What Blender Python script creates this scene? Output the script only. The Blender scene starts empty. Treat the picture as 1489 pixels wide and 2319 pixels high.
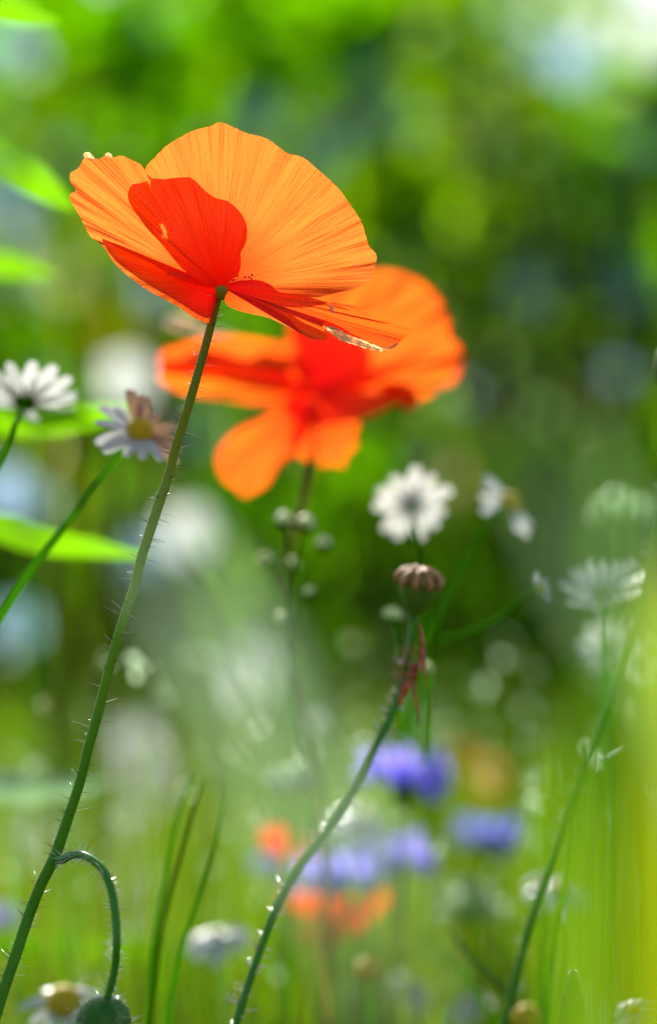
import bpy, bmesh, math, random
from mathutils import Vector, Matrix, noise, Quaternion

R = random.Random(11)
scene = bpy.context.scene
COL = scene.collection

# ------------------------------------------------------------------ camera, sky, sun, exposure
CAMZ = 0.55
K = 0.24 / 1489.0                       # metres per photograph pixel per metre of distance


def P(px, py, D):
    """A point seen at photograph pixel (px, py) standing D metres in front of the camera."""
    return Vector(((px - 744.5) * K * D, D, CAMZ - (py - 1159.5) * K * D))


cam_d = bpy.data.cameras.new('camera')
cam = bpy.data.objects.new('camera', cam_d)
COL.objects.link(cam)
cam.location = (0, 0, CAMZ)
cam.rotation_euler = (math.radians(90), 0, 0)
cam_d.sensor_fit = 'HORIZONTAL'
cam_d.sensor_width = 24.0
cam_d.lens = 100.0
cam_d.clip_start = 0.02
cam_d.clip_end = 500
cam_d.dof.use_dof = True
cam_d.dof.focus_distance = 0.615
cam_d.dof.aperture_fstop = 5.4
cam_d.dof.aperture_blades = 0
scene.camera = cam

SUN_EL, SUN_AZ = math.radians(31), math.radians(-14)     # azimuth from +Y, positive to the right
world = bpy.data.worlds.new('World')
scene.world = world
world.use_nodes = True
wn = world.node_tree
sky = wn.nodes.new('ShaderNodeTexSky')
sky.sky_type = 'NISHITA'
sky.sun_disc = False
sky.sun_elevation = SUN_EL
sky.sun_rotation = SUN_AZ
bg = wn.nodes['Background']
bg.inputs['Strength'].default_value = 0.10
wn.links.new(sky.outputs[0], bg.inputs['Color'])

sun_d = bpy.data.lights.new('sun', 'SUN')
sun_d.energy = 5.0
sun_d.angle = math.radians(0.5)
sun_d.color = (1.0, 0.95, 0.87)
sun = bpy.data.objects.new('sun', sun_d)
COL.objects.link(sun)
sdir = Vector((math.sin(SUN_AZ) * math.cos(SUN_EL), math.cos(SUN_AZ) * math.cos(SUN_EL), math.sin(SUN_EL)))
sun.rotation_euler = sdir.to_track_quat('Z', 'Y').to_euler()
sun.location = sdir * 5

vs = scene.view_settings
vs.view_transform = 'Standard'
vs.look = 'None'
vs.exposure = 1.1
vs.gamma = 1.0
vs.use_curve_mapping = False
scene.cycles.use_denoising = True
scene.cycles.max_bounces = 8
scene.cycles.transmission_bounces = 8
scene.cycles.diffuse_bounces = 5
scene.cycles.sample_clamp_indirect = 6.0

# ------------------------------------------------------------------ materials


def new_mat(name):
    m = bpy.data.materials.new(name)
    m.use_nodes = True
    nt = m.node_tree
    nt.nodes.clear()
    return m, nt, nt.nodes.new('ShaderNodeOutputMaterial')


def rgb(c):
    return (c[0], c[1], c[2], 1.0)


def thin(name, refl, trans, tmix=0.5, gloss=0.05, rough=0.4, var=0.25, vscale=30.0, streak=False, gcol=(1, 1, 1)):
    """Leaf or petal: diffuse reflection + diffuse transmission + a little surface sheen, with natural variation."""
    m, nt, out = new_mat(name)
    N, L = nt.nodes, nt.links
    tc = N.new('ShaderNodeTexCoord')
    mp = N.new('ShaderNodeMapping')
    L.new(tc.outputs['UV' if streak else 'Object'], mp.inputs['Vector'])
    mp.inputs['Scale'].default_value = (vscale, vscale * 0.08, 1) if streak else (vscale,) * 3
    nz = N.new('ShaderNodeTexNoise')
    nz.inputs['Scale'].default_value = 1.0
    nz.inputs['Detail'].default_value = 3
    L.new(mp.outputs[0], nz.inputs['Vector'])
    mr = N.new('ShaderNodeMapRange')
    mr.inputs['From Min'].default_value = 0.3
    mr.inputs['From Max'].default_value = 0.7
    mr.inputs['To Min'].default_value = 1 - var
    mr.inputs['To Max'].default_value = 1 + var
    L.new(nz.outputs['Fac'], mr.inputs['Value'])

    def tinted(c):
        mx = N.new('ShaderNodeVectorMath')
        mx.operation = 'SCALE'
        mx.inputs[0].default_value = c
        L.new(mr.outputs[0], mx.inputs['Scale'])
        return mx.outputs[0]
    d = N.new('ShaderNodeBsdfDiffuse')
    t = N.new('ShaderNodeBsdfTranslucent')
    L.new(tinted(refl), d.inputs['Color'])
    L.new(tinted(trans), t.inputs['Color'])
    ms = N.new('ShaderNodeMixShader')
    ms.inputs[0].default_value = tmix
    L.new(d.outputs[0], ms.inputs[1])
    L.new(t.outputs[0], ms.inputs[2])
    g = N.new('ShaderNodeBsdfGlossy')
    g.inputs['Roughness'].default_value = rough
    g.inputs['Color'].default_value = rgb(gcol)
    m2 = N.new('ShaderNodeMixShader')
    lw = N.new('ShaderNodeLayerWeight')
    lw.inputs['Blend'].default_value = 0.25
    ml = N.new('ShaderNodeMath')
    ml.operation = 'MULTIPLY_ADD'
    ml.inputs[1].default_value = gloss * 3
    ml.inputs[2].default_value = gloss
    L.new(lw.outputs['Fresnel'], ml.inputs[0])
    L.new(ml.outputs[0], m2.inputs[0])
    L.new(ms.outputs[0], m2.inputs[1])
    L.new(g.outputs[0], m2.inputs[2])
    L.new(m2.outputs[0], out.inputs['Surface'])
    return m


def poppy_mat(name, light, vein, base, gloss=0.03, vs=.58):
    """Thin translucent poppy petal: fan of fine veins along the UV v axis, deeper red towards the base."""
    m, nt, out = new_mat(name)
    N, L = nt.nodes, nt.links
    uv = N.new('ShaderNodeTexCoord')
    sx = N.new('ShaderNodeSeparateXYZ')
    L.new(uv.outputs['UV'], sx.inputs[0])

    def streaks(su, sv, detail, lo, hi):
        mp = N.new('ShaderNodeMapping')
        mp.inputs['Scale'].default_value = (su, sv, 1)
        L.new(uv.outputs['UV'], mp.inputs['Vector'])
        nz = N.new('ShaderNodeTexNoise')
        nz.inputs['Scale'].default_value = 1
        nz.inputs['Detail'].default_value = detail
        nz.inputs['Distortion'].default_value = 0.25
        L.new(mp.outputs[0], nz.inputs['Vector'])
        r = N.new('ShaderNodeMapRange')
        r.inputs['From Min'].default_value = lo
        r.inputs['From Max'].default_value = hi
        L.new(nz.outputs['Fac'], r.inputs['Value'])
        return r.outputs[0]
    fine = streaks(170, 2.4, 2.0, 0.50, 0.72)
    broad = streaks(22, 1.6, 3, 0.38, 0.72)
    speck = streaks(420, 60, 1, 0.35, 0.72)
    add = N.new('ShaderNodeMath')
    add.operation = 'MULTIPLY_ADD'
    L.new(broad, add.inputs[0])
    add.inputs[1].default_value = 0.22
    L.new(fine, add.inputs[2])
    sc = N.new('ShaderNodeMath')
    sc.operation = 'MULTIPLY'
    L.new(add.outputs[0], sc.inputs[0])
    sc.inputs[1].default_value = vs
    mix1 = N.new('ShaderNodeMixRGB')
    L.new(sc.outputs[0], mix1.inputs[0])
    mix1.inputs[1].default_value = rgb(light)
    mix1.inputs[2].default_value = rgb(vein)
    mix2 = N.new('ShaderNodeMixRGB')
    rr = N.new('ShaderNodeMapRange')
    rr.inputs['From Min'].default_value = 0.50
    rr.inputs['From Max'].default_value = 0.05
    L.new(sx.outputs['Y'], rr.inputs['Value'])
    L.new(rr.outputs[0], mix2.inputs[0])
    L.new(mix1.outputs[0], mix2.inputs[1])
    mix2.inputs[2].default_value = rgb(base)
    mix3 = N.new('ShaderNodeMixRGB')
    mix3.blend_type = 'MULTIPLY'
    mix3.inputs[0].default_value = 0.22
    L.new(mix2.outputs[0], mix3.inputs[1])
    L.new(speck, mix3.inputs[2])
    d = N.new('ShaderNodeBsdfDiffuse')
    t = N.new('ShaderNodeBsdfTranslucent')
    L.new(mix3.outputs[0], t.inputs['Color'])
    dk = N.new('ShaderNodeMixRGB')
    dk.blend_type = 'MULTIPLY'
    dk.inputs[0].default_value = 1
    dk.inputs[2].default_value = (0.95, 0.45, 0.35, 1)
    L.new(mix3.outputs[0], dk.inputs[1])
    L.new(dk.outputs[0], d.inputs['Color'])
    bp = N.new('ShaderNodeBump')
    bp.inputs['Strength'].default_value = 0.35
    bp.inputs['Distance'].default_value = 0.0006
    L.new(add.outputs[0], bp.inputs['Height'])
    for s in (d, t):
        L.new(bp.outputs[0], s.inputs['Normal'])
    ms = N.new('ShaderNodeMixShader')
    ms.inputs[0].default_value = 0.72
    L.new(d.outputs[0], ms.inputs[1])
    L.new(t.outputs[0], ms.inputs[2])
    g = N.new('ShaderNodeBsdfGlossy')
    g.inputs['Roughness'].default_value = 0.42
    L.new(bp.outputs[0], g.inputs['Normal'])
    m2 = N.new('ShaderNodeMixShader')
    m2.inputs[0].default_value = gloss
    L.new(ms.outputs[0], m2.inputs[1])
    L.new(g.outputs[0], m2.inputs[2])
    L.new(m2.outputs[0], out.inputs['Surface'])
    return m


def solid(name, c1, c2, rough=0.45, scale=200.0, spec=0.4, sss=0.0, stretch=(1, 1, 1), bump=0.2, grad=False):
    m, nt, out = new_mat(name)
    N, L = nt.nodes, nt.links
    b = N.new('ShaderNodeBsdfPrincipled')
    tc = N.new('ShaderNodeTexCoord')
    mp = N.new('ShaderNodeMapping')
    mp.inputs['Scale'].default_value = stretch
    L.new(tc.outputs['Object'], mp.inputs['Vector'])
    nz = N.new('ShaderNodeTexNoise')
    nz.inputs['Scale'].default_value = scale
    nz.inputs['Detail'].default_value = 4
    L.new(mp.outputs[0], nz.inputs['Vector'])
    cr = N.new('ShaderNodeMapRange')
    cr.inputs['From Min'].default_value = 0.35
    cr.inputs['From Max'].default_value = 0.65
    L.new(nz.outputs['Fac'], cr.inputs['Value'])
    mx = N.new('ShaderNodeMixRGB')
    mx.inputs[1].default_value = rgb(c1)
    mx.inputs[2].default_value = rgb(c2)
    L.new(cr.outputs[0], mx.inputs[0])
    L.new(mx.outputs[0], b.inputs['Base Color'])
    b.inputs['Roughness'].default_value = rough
    b.inputs['Specular IOR Level'].default_value = spec
    bp = N.new('ShaderNodeBump')
    bp.inputs['Strength'].default_value = bump
    bp.inputs['Distance'].default_value = 0.0005
    L.new(nz.outputs['Fac'], bp.inputs['Height'])
    L.new(bp.outputs[0], b.inputs['Normal'])
    if grad:
        sp_ = N.new('ShaderNodeSeparateXYZ')
        L.new(tc.outputs['Object'], sp_.inputs[0])
        rp_ = N.new('ShaderNodeValToRGB')
        mr_ = N.new('ShaderNodeMapRange')
        mr_.inputs['From Min'].default_value = .44
        mr_.inputs['From Max'].default_value = .60
        L.new(sp_.outputs['Z'], mr_.inputs['Value'])
        L.new(mr_.outputs[0], rp_.inputs[0])
        e = rp_.color_ramp.elements
        e[0].position, e[0].color = 0.0, (.04, .19, .006, 1)
        e[1].position, e[1].color = 1.0, (.20, .10, .004, 1)
        for ps, c_ in ((.35, (.06, .24, .006, 1)), (.62, (.20, .33, .006, 1)), (.80, (.23, .22, .005, 1))):
            x_ = rp_.color_ramp.elements.new(ps)
            x_.color = c_
        mm_ = N.new('ShaderNodeMixRGB')
        mm_.inputs[0].default_value = .75
        L.new(mx.outputs[0], mm_.inputs[1])
        L.new(rp_.outputs[0], mm_.inputs[2])
        L.new(mm_.outputs[0], b.inputs['Base Color'])
    if sss > 0:
        b.inputs['Subsurface Weight'].default_value = sss
        b.inputs['Subsurface Radius'].default_value = (1, 1, 0.4)
        b.inputs['Subsurface Scale'].default_value = 0.0015
    L.new(b.outputs[0], out.inputs['Surface'])
    return m


M = {}
M['poppy'] = poppy_mat('poppy_petal', (0.99, 0.195, 0.026), (0.98, 0.115, 0.010), (0.97, 0.05, 0.004), gloss=.012)
M['poppy_far'] = poppy_mat('poppy_petal_deep', (1.0, 0.155, 0.012), (0.97, 0.085, 0.007), (0.96, 0.04, 0.003), gloss=.012)
M['poppy_red'] = poppy_mat('poppy_petal_red', (1.0, 0.22, 0.012), (0.95, 0.08, 0.004), (1.0, 0.03, 0.002), gloss=.012, vs=.95)
M['poppy_tip'] = poppy_mat('poppy_petal_tip', (1.0, 0.115, 0.008), (0.93, 0.06, 0.004), (1.0, 0.03, 0.002), gloss=.012, vs=.7)
M['torn'] = thin('torn_edge_glare', (0.90, 0.66, 0.42), (0.98, 0.62, 0.30), 0.55, gloss=0.03, rough=0.35, vscale=900, var=0.35)  # pale colour stands in for glare on torn, crumpled petal
M['stamen'] = solid('stamen', (0.55, 0.02, 0.015), (0.75, 0.05, 0.02), 0.5)
M['stem'] = solid('poppy_stem', (0.13, 0.25, 0.006), (0.20, 0.32, 0.01), 0.35, 60, 0.25, sss=0.35, bump=0.1)
M['stem_grad'] = solid('poppy_stem_gradient', (0.13, 0.25, 0.006), (0.20, 0.32, 0.01), 0.42, 60, 0.12, sss=0.35, bump=0.1, grad=True)
M['stem_top'] = solid('poppy_stem_brown', (0.24, 0.15, 0.006), (0.28, 0.21, 0.008), 0.35, 90, 0.25, sss=0.3, bump=0.1)
M['stem_deep'] = solid('deep_green_stem', (0.03, 0.17, 0.006), (0.06, 0.24, 0.008), 0.32, 80, 0.25, sss=0.35, bump=0.1)
M['stem_pale'] = thin('daisy_stem', (0.08, 0.22, 0.003), (0.26, 0.60, 0.002), 0.5, gloss=0.003)
M['hair'] = solid('dark_hair', (0.09, 0.03, 0.01), (0.16, 0.07, 0.02), 0.25, 500, 0.8)
M['hair_pink'] = thin('pink_hair', (0.75, 0.42, 0.34), (0.95, 0.55, 0.42), 0.5, gloss=0.5, rough=0.22)
M['hair_pale'] = thin('pale_hair', (0.7, 0.65, 0.45), (0.9, 0.85, 0.55), 0.5, gloss=0.4, rough=0.25)
M['bud'] = solid('bud_green', (0.03, 0.12, 0.008), (0.07, 0.18, 0.02), 0.55, 300, 0.2, sss=0.1)
M['pod'] = solid('pod_green', (0.06, 0.16, 0.008), (0.12, 0.16, 0.015), 0.35, 160, 0.4, sss=0.25)
M['pod_cap'] = solid('pod_cap', (0.40, 0.16, 0.045), (0.52, 0.28, 0.12), 0.5, 500, 0.2)
M['pod_pore'] = solid('pod_pore', (0.26, 0.20, 0.03), (0.12, 0.05, 0.02), 0.6, 700, 0.2)
M['withered'] = thin('withered_stamens', (0.55, 0.14, 0.06), (0.85, 0.22, 0.08), 0.55, gloss=0.05, rough=0.3, vscale=400, var=0.5)
M['white'] = thin('daisy_petal', (0.66, 0.66, 0.65), (0.50, 0.51, 0.47), 0.5, gloss=0.05, streak=True, vscale=14, var=0.10)
M['white_pink'] = thin('daisy_petal_withered', (0.42, 0.25, 0.14), (0.46, 0.27, 0.14), 0.35, gloss=0.02, streak=True, vscale=14, var=0.15)
M['yellow'] = solid('daisy_disc', (0.62, 0.40, 0.01), (0.40, 0.30, 0.01), 0.7, 900, 0.2, sss=0.3, bump=0.8)
M['rust'] = solid('rusty_disc', (0.35, 0.12, 0.01), (0.45, 0.22, 0.01), 0.7, 900, 0.2, sss=0.3)
M['disc_green'] = solid('daisy_disc_green', (0.35, 0.34, 0.02), (0.20, 0.26, 0.02), 0.7, 900, 0.2, sss=0.2, bump=0.8)
M['blue'] = thin('cornflower_floret', (0.40, 0.34, 0.95), (0.44, 0.37, 0.98), 0.55, gloss=0.02, var=0.18, vscale=300)
M['blue_dull'] = thin('cornflower_floret_dull', (0.24, 0.28, 0.72), (0.24, 0.27, 0.75), 0.5, gloss=0.03, var=0.18, vscale=300)
M['marigold'] = thin('rusty_petal', (0.45, 0.17, 0.01), (0.50, 0.18, 0.006), 0.5, gloss=0.01, streak=True, vscale=20)
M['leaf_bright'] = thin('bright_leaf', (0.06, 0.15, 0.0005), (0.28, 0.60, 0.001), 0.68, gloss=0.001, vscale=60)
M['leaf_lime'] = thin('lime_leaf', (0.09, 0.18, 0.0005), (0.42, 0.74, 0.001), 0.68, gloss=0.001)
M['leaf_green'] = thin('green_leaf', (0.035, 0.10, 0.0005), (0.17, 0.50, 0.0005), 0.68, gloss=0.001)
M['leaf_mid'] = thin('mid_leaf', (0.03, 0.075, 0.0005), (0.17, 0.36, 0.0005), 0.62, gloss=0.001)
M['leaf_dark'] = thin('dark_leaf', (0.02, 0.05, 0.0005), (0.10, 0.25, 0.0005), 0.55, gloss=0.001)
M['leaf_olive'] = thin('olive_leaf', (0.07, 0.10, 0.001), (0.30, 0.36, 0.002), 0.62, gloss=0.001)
M['leaf_teal'] = thin('blue_green_leaf', (0.10, 0.20, 0.16), (0.12, 0.28, 0.12), 0.4, gloss=0.16, rough=0.35)
M['veil_blade'] = thin('pale_near_blade', (0.30, 0.44, 0.26), (0.50, 0.70, 0.40), 0.55, gloss=0.02, rough=0.4)
M['leaf_glaucous'] = thin('glaucous_leaf', (0.24, 0.40, 0.18), (0.30, 0.50, 0.22), 0.5, gloss=0.03, rough=0.4)
M['leaf_yellow'] = thin('yellow_green_blade', (0.10, 0.13, 0.002), (0.36, 0.45, 0.002), 0.62, gloss=0.003, vscale=40, var=0.05)
M['leaf_near'] = thin('near_blade', (0.05, 0.13, 0.004), (0.09, 0.24, 0.003), 0.6, gloss=0.015)
M['leaf_plant'] = thin('plant_leaf', (0.06, 0.16, 0.004), (0.17, 0.44, 0.002), 0.62, gloss=0.015, vscale=16, var=0.28, streak=True)
M['glint_blue'] = thin('pale_blue_glint', (0.34, 0.50, 0.72), (0.36, 0.50, 0.70), 0.5, gloss=0.02, var=0.1)  # pale colours here imitate glints of sky light on leaves
M['glint_teal'] = thin('dim_blue_glint', (0.16, 0.28, 0.32), (0.18, 0.30, 0.34), 0.5, gloss=0.02, var=0.1)
M['glint_white'] = thin('white_glint', (0.80, 0.82, 0.82), (0.80, 0.82, 0.74), 0.5, gloss=0.06, var=0.1)
M['glint_tan'] = thin('tan_glint', (0.55, 0.50, 0.16), (0.60, 0.55, 0.16), 0.5, gloss=0.02, var=0.1)
M['glint_green'] = thin('pale_green_glint', (0.45, 0.66, 0.20), (0.50, 0.70, 0.20), 0.5, gloss=0.02, var=0.1)
M['bark'] = solid('bark', (0.05, 0.045, 0.02), (0.03, 0.03, 0.012), 0.9, 40, 0.05, stretch=(1, 1, .2), bump=0.8)
M['grass_a'] = thin('grass_green', (0.03, 0.085, 0.001), (0.085, 0.24, 0.001), 0.60, gloss=0.001, vscale=20)
M['grass_b'] = thin('grass_yellow_green', (0.06, 0.095, 0.001), (0.17, 0.27, 0.001), 0.60, gloss=0.001, vscale=20)
M['grass_c'] = thin('grass_straw', (0.15, 0.14, 0.03), (0.24, 0.23, 0.03), 0.45, gloss=0.001, vscale=20)
M['grass_d'] = thin('grass_grey_green', (0.08, 0.15, 0.05), (0.14, 0.25, 0.06), 0.45, gloss=0.003, vscale=20)
M['soil'] = solid('soil', (0.035, 0.045, 0.012), (0.06, 0.05, 0.03), 0.95, 9, 0.05, bump=1.0)
M['fluff'] = thin('umbel_floret', (0.62, 0.76, 0.52), (0.66, 0.84, 0.52), 0.5, gloss=0.05)
M['bud_pale'] = solid('pale_bud', (0.50, 0.60, 0.10), (0.82, 0.82, 0.50), 0.5, 700, 0.15, sss=1.0)

# ------------------------------------------------------------------ object helpers
WL = {}


def thing(name, label, cat, loc, group=None):
    o = bpy.data.objects.new(name, None)
    o.empty_display_size = 0.01
    COL.objects.link(o)
    o.location = loc
    o['label'] = label
    o['category'] = cat
    if group:
        o['group'] = group
    WL[o.name] = Vector(loc)
    return o


def mobj(name, mesh, parent=None, label=None, kind=None):
    """Link a mesh whose vertices are in world space (when its own origin is its thing's)."""
    o = bpy.data.objects.new(name, mesh)
    COL.objects.link(o)
    if parent:
        o.parent = parent
    if label:
        o['label'] = label
    if kind:
        o['kind'] = kind
    return o


def build(name, geo, mats, parent=None, label=None, kind=None, smooth=True):
    """geo = (verts, faces, uvs per vertex or None, material index per face or None), vertices in world space."""
    verts, faces, uvs, mi = geo
    base = Vector((0, 0, 0))
    if parent:
        root = parent
        while root.parent:
            root = root.parent
        base = WL[root.name]
    me = bpy.data.meshes.new(name)
    me.from_pydata([tuple(Vector(v) - base) for v in verts], [], faces)
    for m in (mats if isinstance(mats, (list, tuple)) else [mats]):
        me.materials.append(M[m])
    if uvs:
        ul = me.uv_layers.new(name='UVMap')
        flat = []
        for l in me.loops:
            flat.extend(uvs[l.vertex_index])
        ul.data.foreach_set('uv', flat)
    if mi:
        me.polygons.foreach_set('material_index', mi)
    if smooth:
        me.polygons.foreach_set('use_smooth', [True] * len(me.polygons))
    me.update()
    return mobj(name, me, parent, label, kind)


def join(geos):
    V, F, U, I = [], [], [], []
    for k, (v, f, u, i) in enumerate(geos):
        n = len(V)
        V.extend(v)
        F.extend([tuple(a + n for a in q) for q in f])
        U.extend(u if u else [(0, 0)] * len(v))
        I.extend(i if i else [0] * len(f))
    return V, F, U, I


def crom(pts, n):
    """Catmull-Rom through a list of equal-length number tuples, n samples per span."""
    out = []
    p = [tuple(2 * a - b for a, b in zip(pts[0], pts[1]))] + list(pts) + [tuple(2 * a - b for a, b in zip(pts[-1], pts[-2]))]
    for i in range(1, len(p) - 2):
        for k in range(n):
            t = k / n
            out.append(tuple(0.5 * (2 * b + (c - a) * t + (2 * a - 5 * b + 4 * c - d) * t * t + (-a + 3 * b - 3 * c + d) * t ** 3)
                             for a, b, c, d in zip(p[i - 1], p[i], p[i + 1], p[i + 2])))
    out.append(tuple(pts[-1]))
    return out


def tube(path, radii, seg=10, cap=True):
    """path: list of Vector, radii per point."""
    V, F, U = [], [], []
    n = len(path)
    nrm = None
    for i, p in enumerate(path):
        t = (path[min(i + 1, n - 1)] - path[max(i - 1, 0)]).normalized()
        if nrm is None:
            nrm = t.orthogonal().normalized()
        nrm = (nrm - t * nrm.dot(t)).normalized()
        b = t.cross(nrm)
        for k in range(seg):
            a = 2 * math.pi * k / seg
            V.append(p + (nrm * math.cos(a) + b * math.sin(a)) * radii[i])
            U.append((k / seg, i / max(n - 1, 1)))
    for i in range(n - 1):
        for k in range(seg):
            F.append((i * seg + k, i * seg + (k + 1) % seg, (i + 1) * seg + (k + 1) % seg, (i + 1) * seg + k))
    if cap:
        F.append(tuple(range(seg - 1, -1, -1)))
        F.append(tuple((n - 1) * seg + k for k in range(seg)))
    return V, F, U, None


def to_ground(pts):
    """Carry a stem (px, py, D, r_px) on from its last two points down to the ground, bending upright."""
    a, b = P(*pts[-2][:3]), P(*pts[-1][:3])
    d = (b - a).normalized()
    out = []
    p = b.copy()
    rr = pts[-1][3]
    step = 0.03
    while p.z > 0.03:
        d = (d * 0.90 + Vector((0, 0.0, -1)) * 0.10).normalized()
        p = p + d * step
        out.append(p.copy())
    p = Vector((p.x, p.y, -0.004))
    out.append(p)
    return out


def stem_path(pts, n=6, ground=True, wob=0.0, seed=0):
    """(px, py, D, half width px) -> smooth world path and radii, run down to the ground."""
    sm = crom(pts, n)
    path = [P(a[0], a[1], a[2]) for a in sm]
    rad = [a[3] * K * a[2] for a in sm]
    if ground:
        ex = to_ground(pts)
        path += ex
        rad += [rad[-1]] * len(ex)
    if wob:
        for i in range(1, len(path) - 1):
            path[i] = path[i] + Vector((noise.noise(Vector((seed, i * .3, 0))), noise.noise(Vector((seed, i * .3, 7))), 0)) * wob
    return path, rad


def hairs(path, rad, n, length, thick, rr, zmin=0.3, lift=0.25, curl=0.5):
    """Fine stiff hairs standing out all round a stem."""
    geos = []
    cum = [0.0]
    for i in range(1, len(path)):
        cum.append(cum[-1] + (path[i] - path[i - 1]).length)
    tot = cum[-1]
    made = 0
    while made < n:
        s = rr.random() * tot
        i = max(k for k in range(len(cum)) if cum[k] <= s)
        i = min(i, len(path) - 2)
        f = (s - cum[i]) / max(cum[i + 1] - cum[i], 1e-9)
        p = path[i].lerp(path[i + 1], f)
        if p.z < zmin:
            made += 1
            continue
        t = (path[i + 1] - path[i]).normalized()
        o = t.orthogonal().normalized()
        q = Quaternion(t, rr.random() * 2 * math.pi)
        o = q @ o
        if abs(o.x) < 0.35:
            o = (o + Vector((math.copysign(.5, o.x), 0, 0))).normalized()
        r0 = rad[i]
        ln = length * rr.uniform(0.5, 1.35)
        d = (o - t * rr.uniform(-0.1, lift + .25)).normalized()
        c = (t * rr.uniform(-curl, curl))
        pts, rs = [], []
        for k in range(5):
            u = k / 4
            pts.append(p + o * r0 * 0.85 + d * ln * u + c * ln * 0.35 * u * u)
            rs.append(thick * (1.25 - 0.95 * u))
        geos.append(tube(pts, rs, 4))
        made += 1
    return join(geos)


def fan(outline, base, yb, D, bulge=0.15, nu=5, nv=26, ruffle=0.0006, rf=9.0, seed=0, jag=1.2, hole=None, fold=None, plo=0):
    """Petal as a fan: outline points (px, py, depth mm) around from the base; bulge pushes the middle in depth."""
    sm = crom(outline, nu)
    bx, by = base
    V, F, U = [], [], []
    n = len(sm)
    uv = []
    for i, (px, py, dm) in enumerate(sm):
        rl = math.hypot(px - bx, py - by)
        ang = math.atan2(py - by, px - bx)
        j = 1 + jag * (noise.noise(Vector((i * 0.55, seed, 0))) + 0.6 * noise.noise(Vector((i * 1.7, seed, 3)))) / max(rl, 60)
        for k in range(nv + 1):
            v = (k / nv) ** 0.9
            x = bx + (px - bx) * v * (1 + (j - 1) * v ** 4)
            y = by + (py - by) * v * (1 + (j - 1) * v ** 4)
            dep = yb + (dm - yb) * (v ** 1.25) + bulge * rl * 0.1 * math.sin(math.pi * min(v, 1)) * (0.9 - 0.2 * v)
            w = rl / 300.0
            ph = ang * rf
            dep += ruffle * 1000 * w * v * v * (noise.noise(Vector((ph, v * 2.2, seed))) * 2.4 + noise.noise(Vector((ph * 3.1, v * 3, seed + 5))) * 0.9)
            dep += ruffle * 1000 * 0.35 * w * v * noise.noise(Vector((ph * 9, v * 2, seed + 9)))
            V.append(P(x, y, D + dep / 1000.0))
            uv.append((ang / math.pi + 0.13 * seed, v * rl / 350.0))
    for i in range(n - 1):
        for k in range(nv):
            a, b, c, d = i * (nv + 1) + k, (i + 1) * (nv + 1) + k, (i + 1) * (nv + 1) + k + 1, i * (nv + 1) + k + 1
            F.append((a, b, c, d))
    if hole:
        keep = []
        for f in F:
            c = sum((V[q] for q in f), Vector()) / len(f)
            px = c.x / (K * c.y) + 744.5
            py = 1159.5 - (c.z - CAMZ) / (K * c.y)
            if not any(math.hypot((px - hx) * math.cos(a) + (py - hy) * math.sin(a), 0) < hw and
                       abs(-(px - hx) * math.sin(a) + (py - hy) * math.cos(a)) < hl for hx, hy, hw, hl, a in hole):
                keep.append(f)
        F = keep
    return V, F, uv, None


def strip(spine, n=5, fold=0.25, tiltx=0.0, sec=5, wave=0.0, seed=0, flat=None):
    """Leaf blade along a pixel spine (px, py, D, half width px): tapered, folded on its midrib, in its own plane."""
    sm = crom(spine, n)
    pts = [P(a[0], a[1], a[2]) for a in sm]
    V, F, U = [], [], []
    up = Vector((0, 1, 0))
    for i, p in enumerate(pts):
        t = (pts[min(i + 1, len(pts) - 1)] - pts[max(i - 1, 0)]).normalized()
        s = t.cross(up).normalized()
        nn = s.cross(t).normalized()
        q = Quaternion(t, tiltx)
        s, nn = q @ s, q @ nn
        hw = max(sm[i][3], 0.2) * K * sm[i][2]
        for k in range(sec):
            c = -1 + 2 * k / (sec - 1)
            wv = wave * hw * noise.noise(Vector((i * 0.35, k * 1.3, seed)))
            V.append(p + s * hw * c + nn * (abs(c) * hw * fold + wv))
            U.append((0.5 + c * 0.5, i / len(pts)))
    for i in range(len(pts) - 1):
        for k in range(sec - 1):
            a = i * sec + k
            F.append((a, a + 1, a + sec + 1, a + sec))
    return V, F, U, None


def lathe(profile, axis_o, axis_d, seg=20, squash=None):
    """profile: list of (height, radius) along the axis."""
    d = axis_d.normalized()
    a1 = d.orthogonal().normalized()
    b1 = d.cross(a1)
    V, F, U = [], [], []
    for i, (h, r) in enumerate(profile):
        for k in range(seg):
            a = 2 * math.pi * k / seg
            rr_ = r * (squash(h, a) if squash else 1)
            V.append(axis_o + d * h + (a1 * math.cos(a) + b1 * math.sin(a)) * rr_)
            U.append((k / seg, i / len(profile)))
    for i in range(len(profile) - 1):
        for k in range(seg):
            F.append((i * seg + k, i * seg + (k + 1) % seg, (i + 1) * seg + (k + 1) % seg, (i + 1) * seg + k))
    F.append(tuple(range(seg - 1, -1, -1)))
    F.append(tuple((len(profile) - 1) * seg + k for k in range(seg)))
    return V, F, U, None


# ------------------------------------------------------------------ the setting: ground
gv, gf = [], []
GN = 60
for i in range(GN + 1):
    for j in range(GN + 1):
        fx, fy = (i / GN * 2 - 1), (j / GN * 2 - 1)
        x, y = math.copysign(abs(fx) ** 2.6 * 260, fx), math.copysign(abs(fy) ** 2.6 * 260, fy) + 3
        far = max(abs(x), abs(y - 3))
        z = noise.noise(Vector((x * .8, y * .8, 0))) * 0.012 + min(far / 260, 1) * noise.noise(Vector((x * .01, y * .01, 4))) * 1.5 - 0.01
        gv.append((x, y, z))
for i in range(GN):
    for j in range(GN):
        a = i * (GN + 1) + j
        gf.append((a, a + GN + 1, a + GN + 2, a + 1))
g = build('ground', (gv, gf, None, None), 'soil', kind='structure')

# ------------------------------------------------------------------ foliage helpers
LEAFP = [(0.0, 0.0), (0.28, 0.30), (0.62, 0.26), (1.0, 0.0)]


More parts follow.
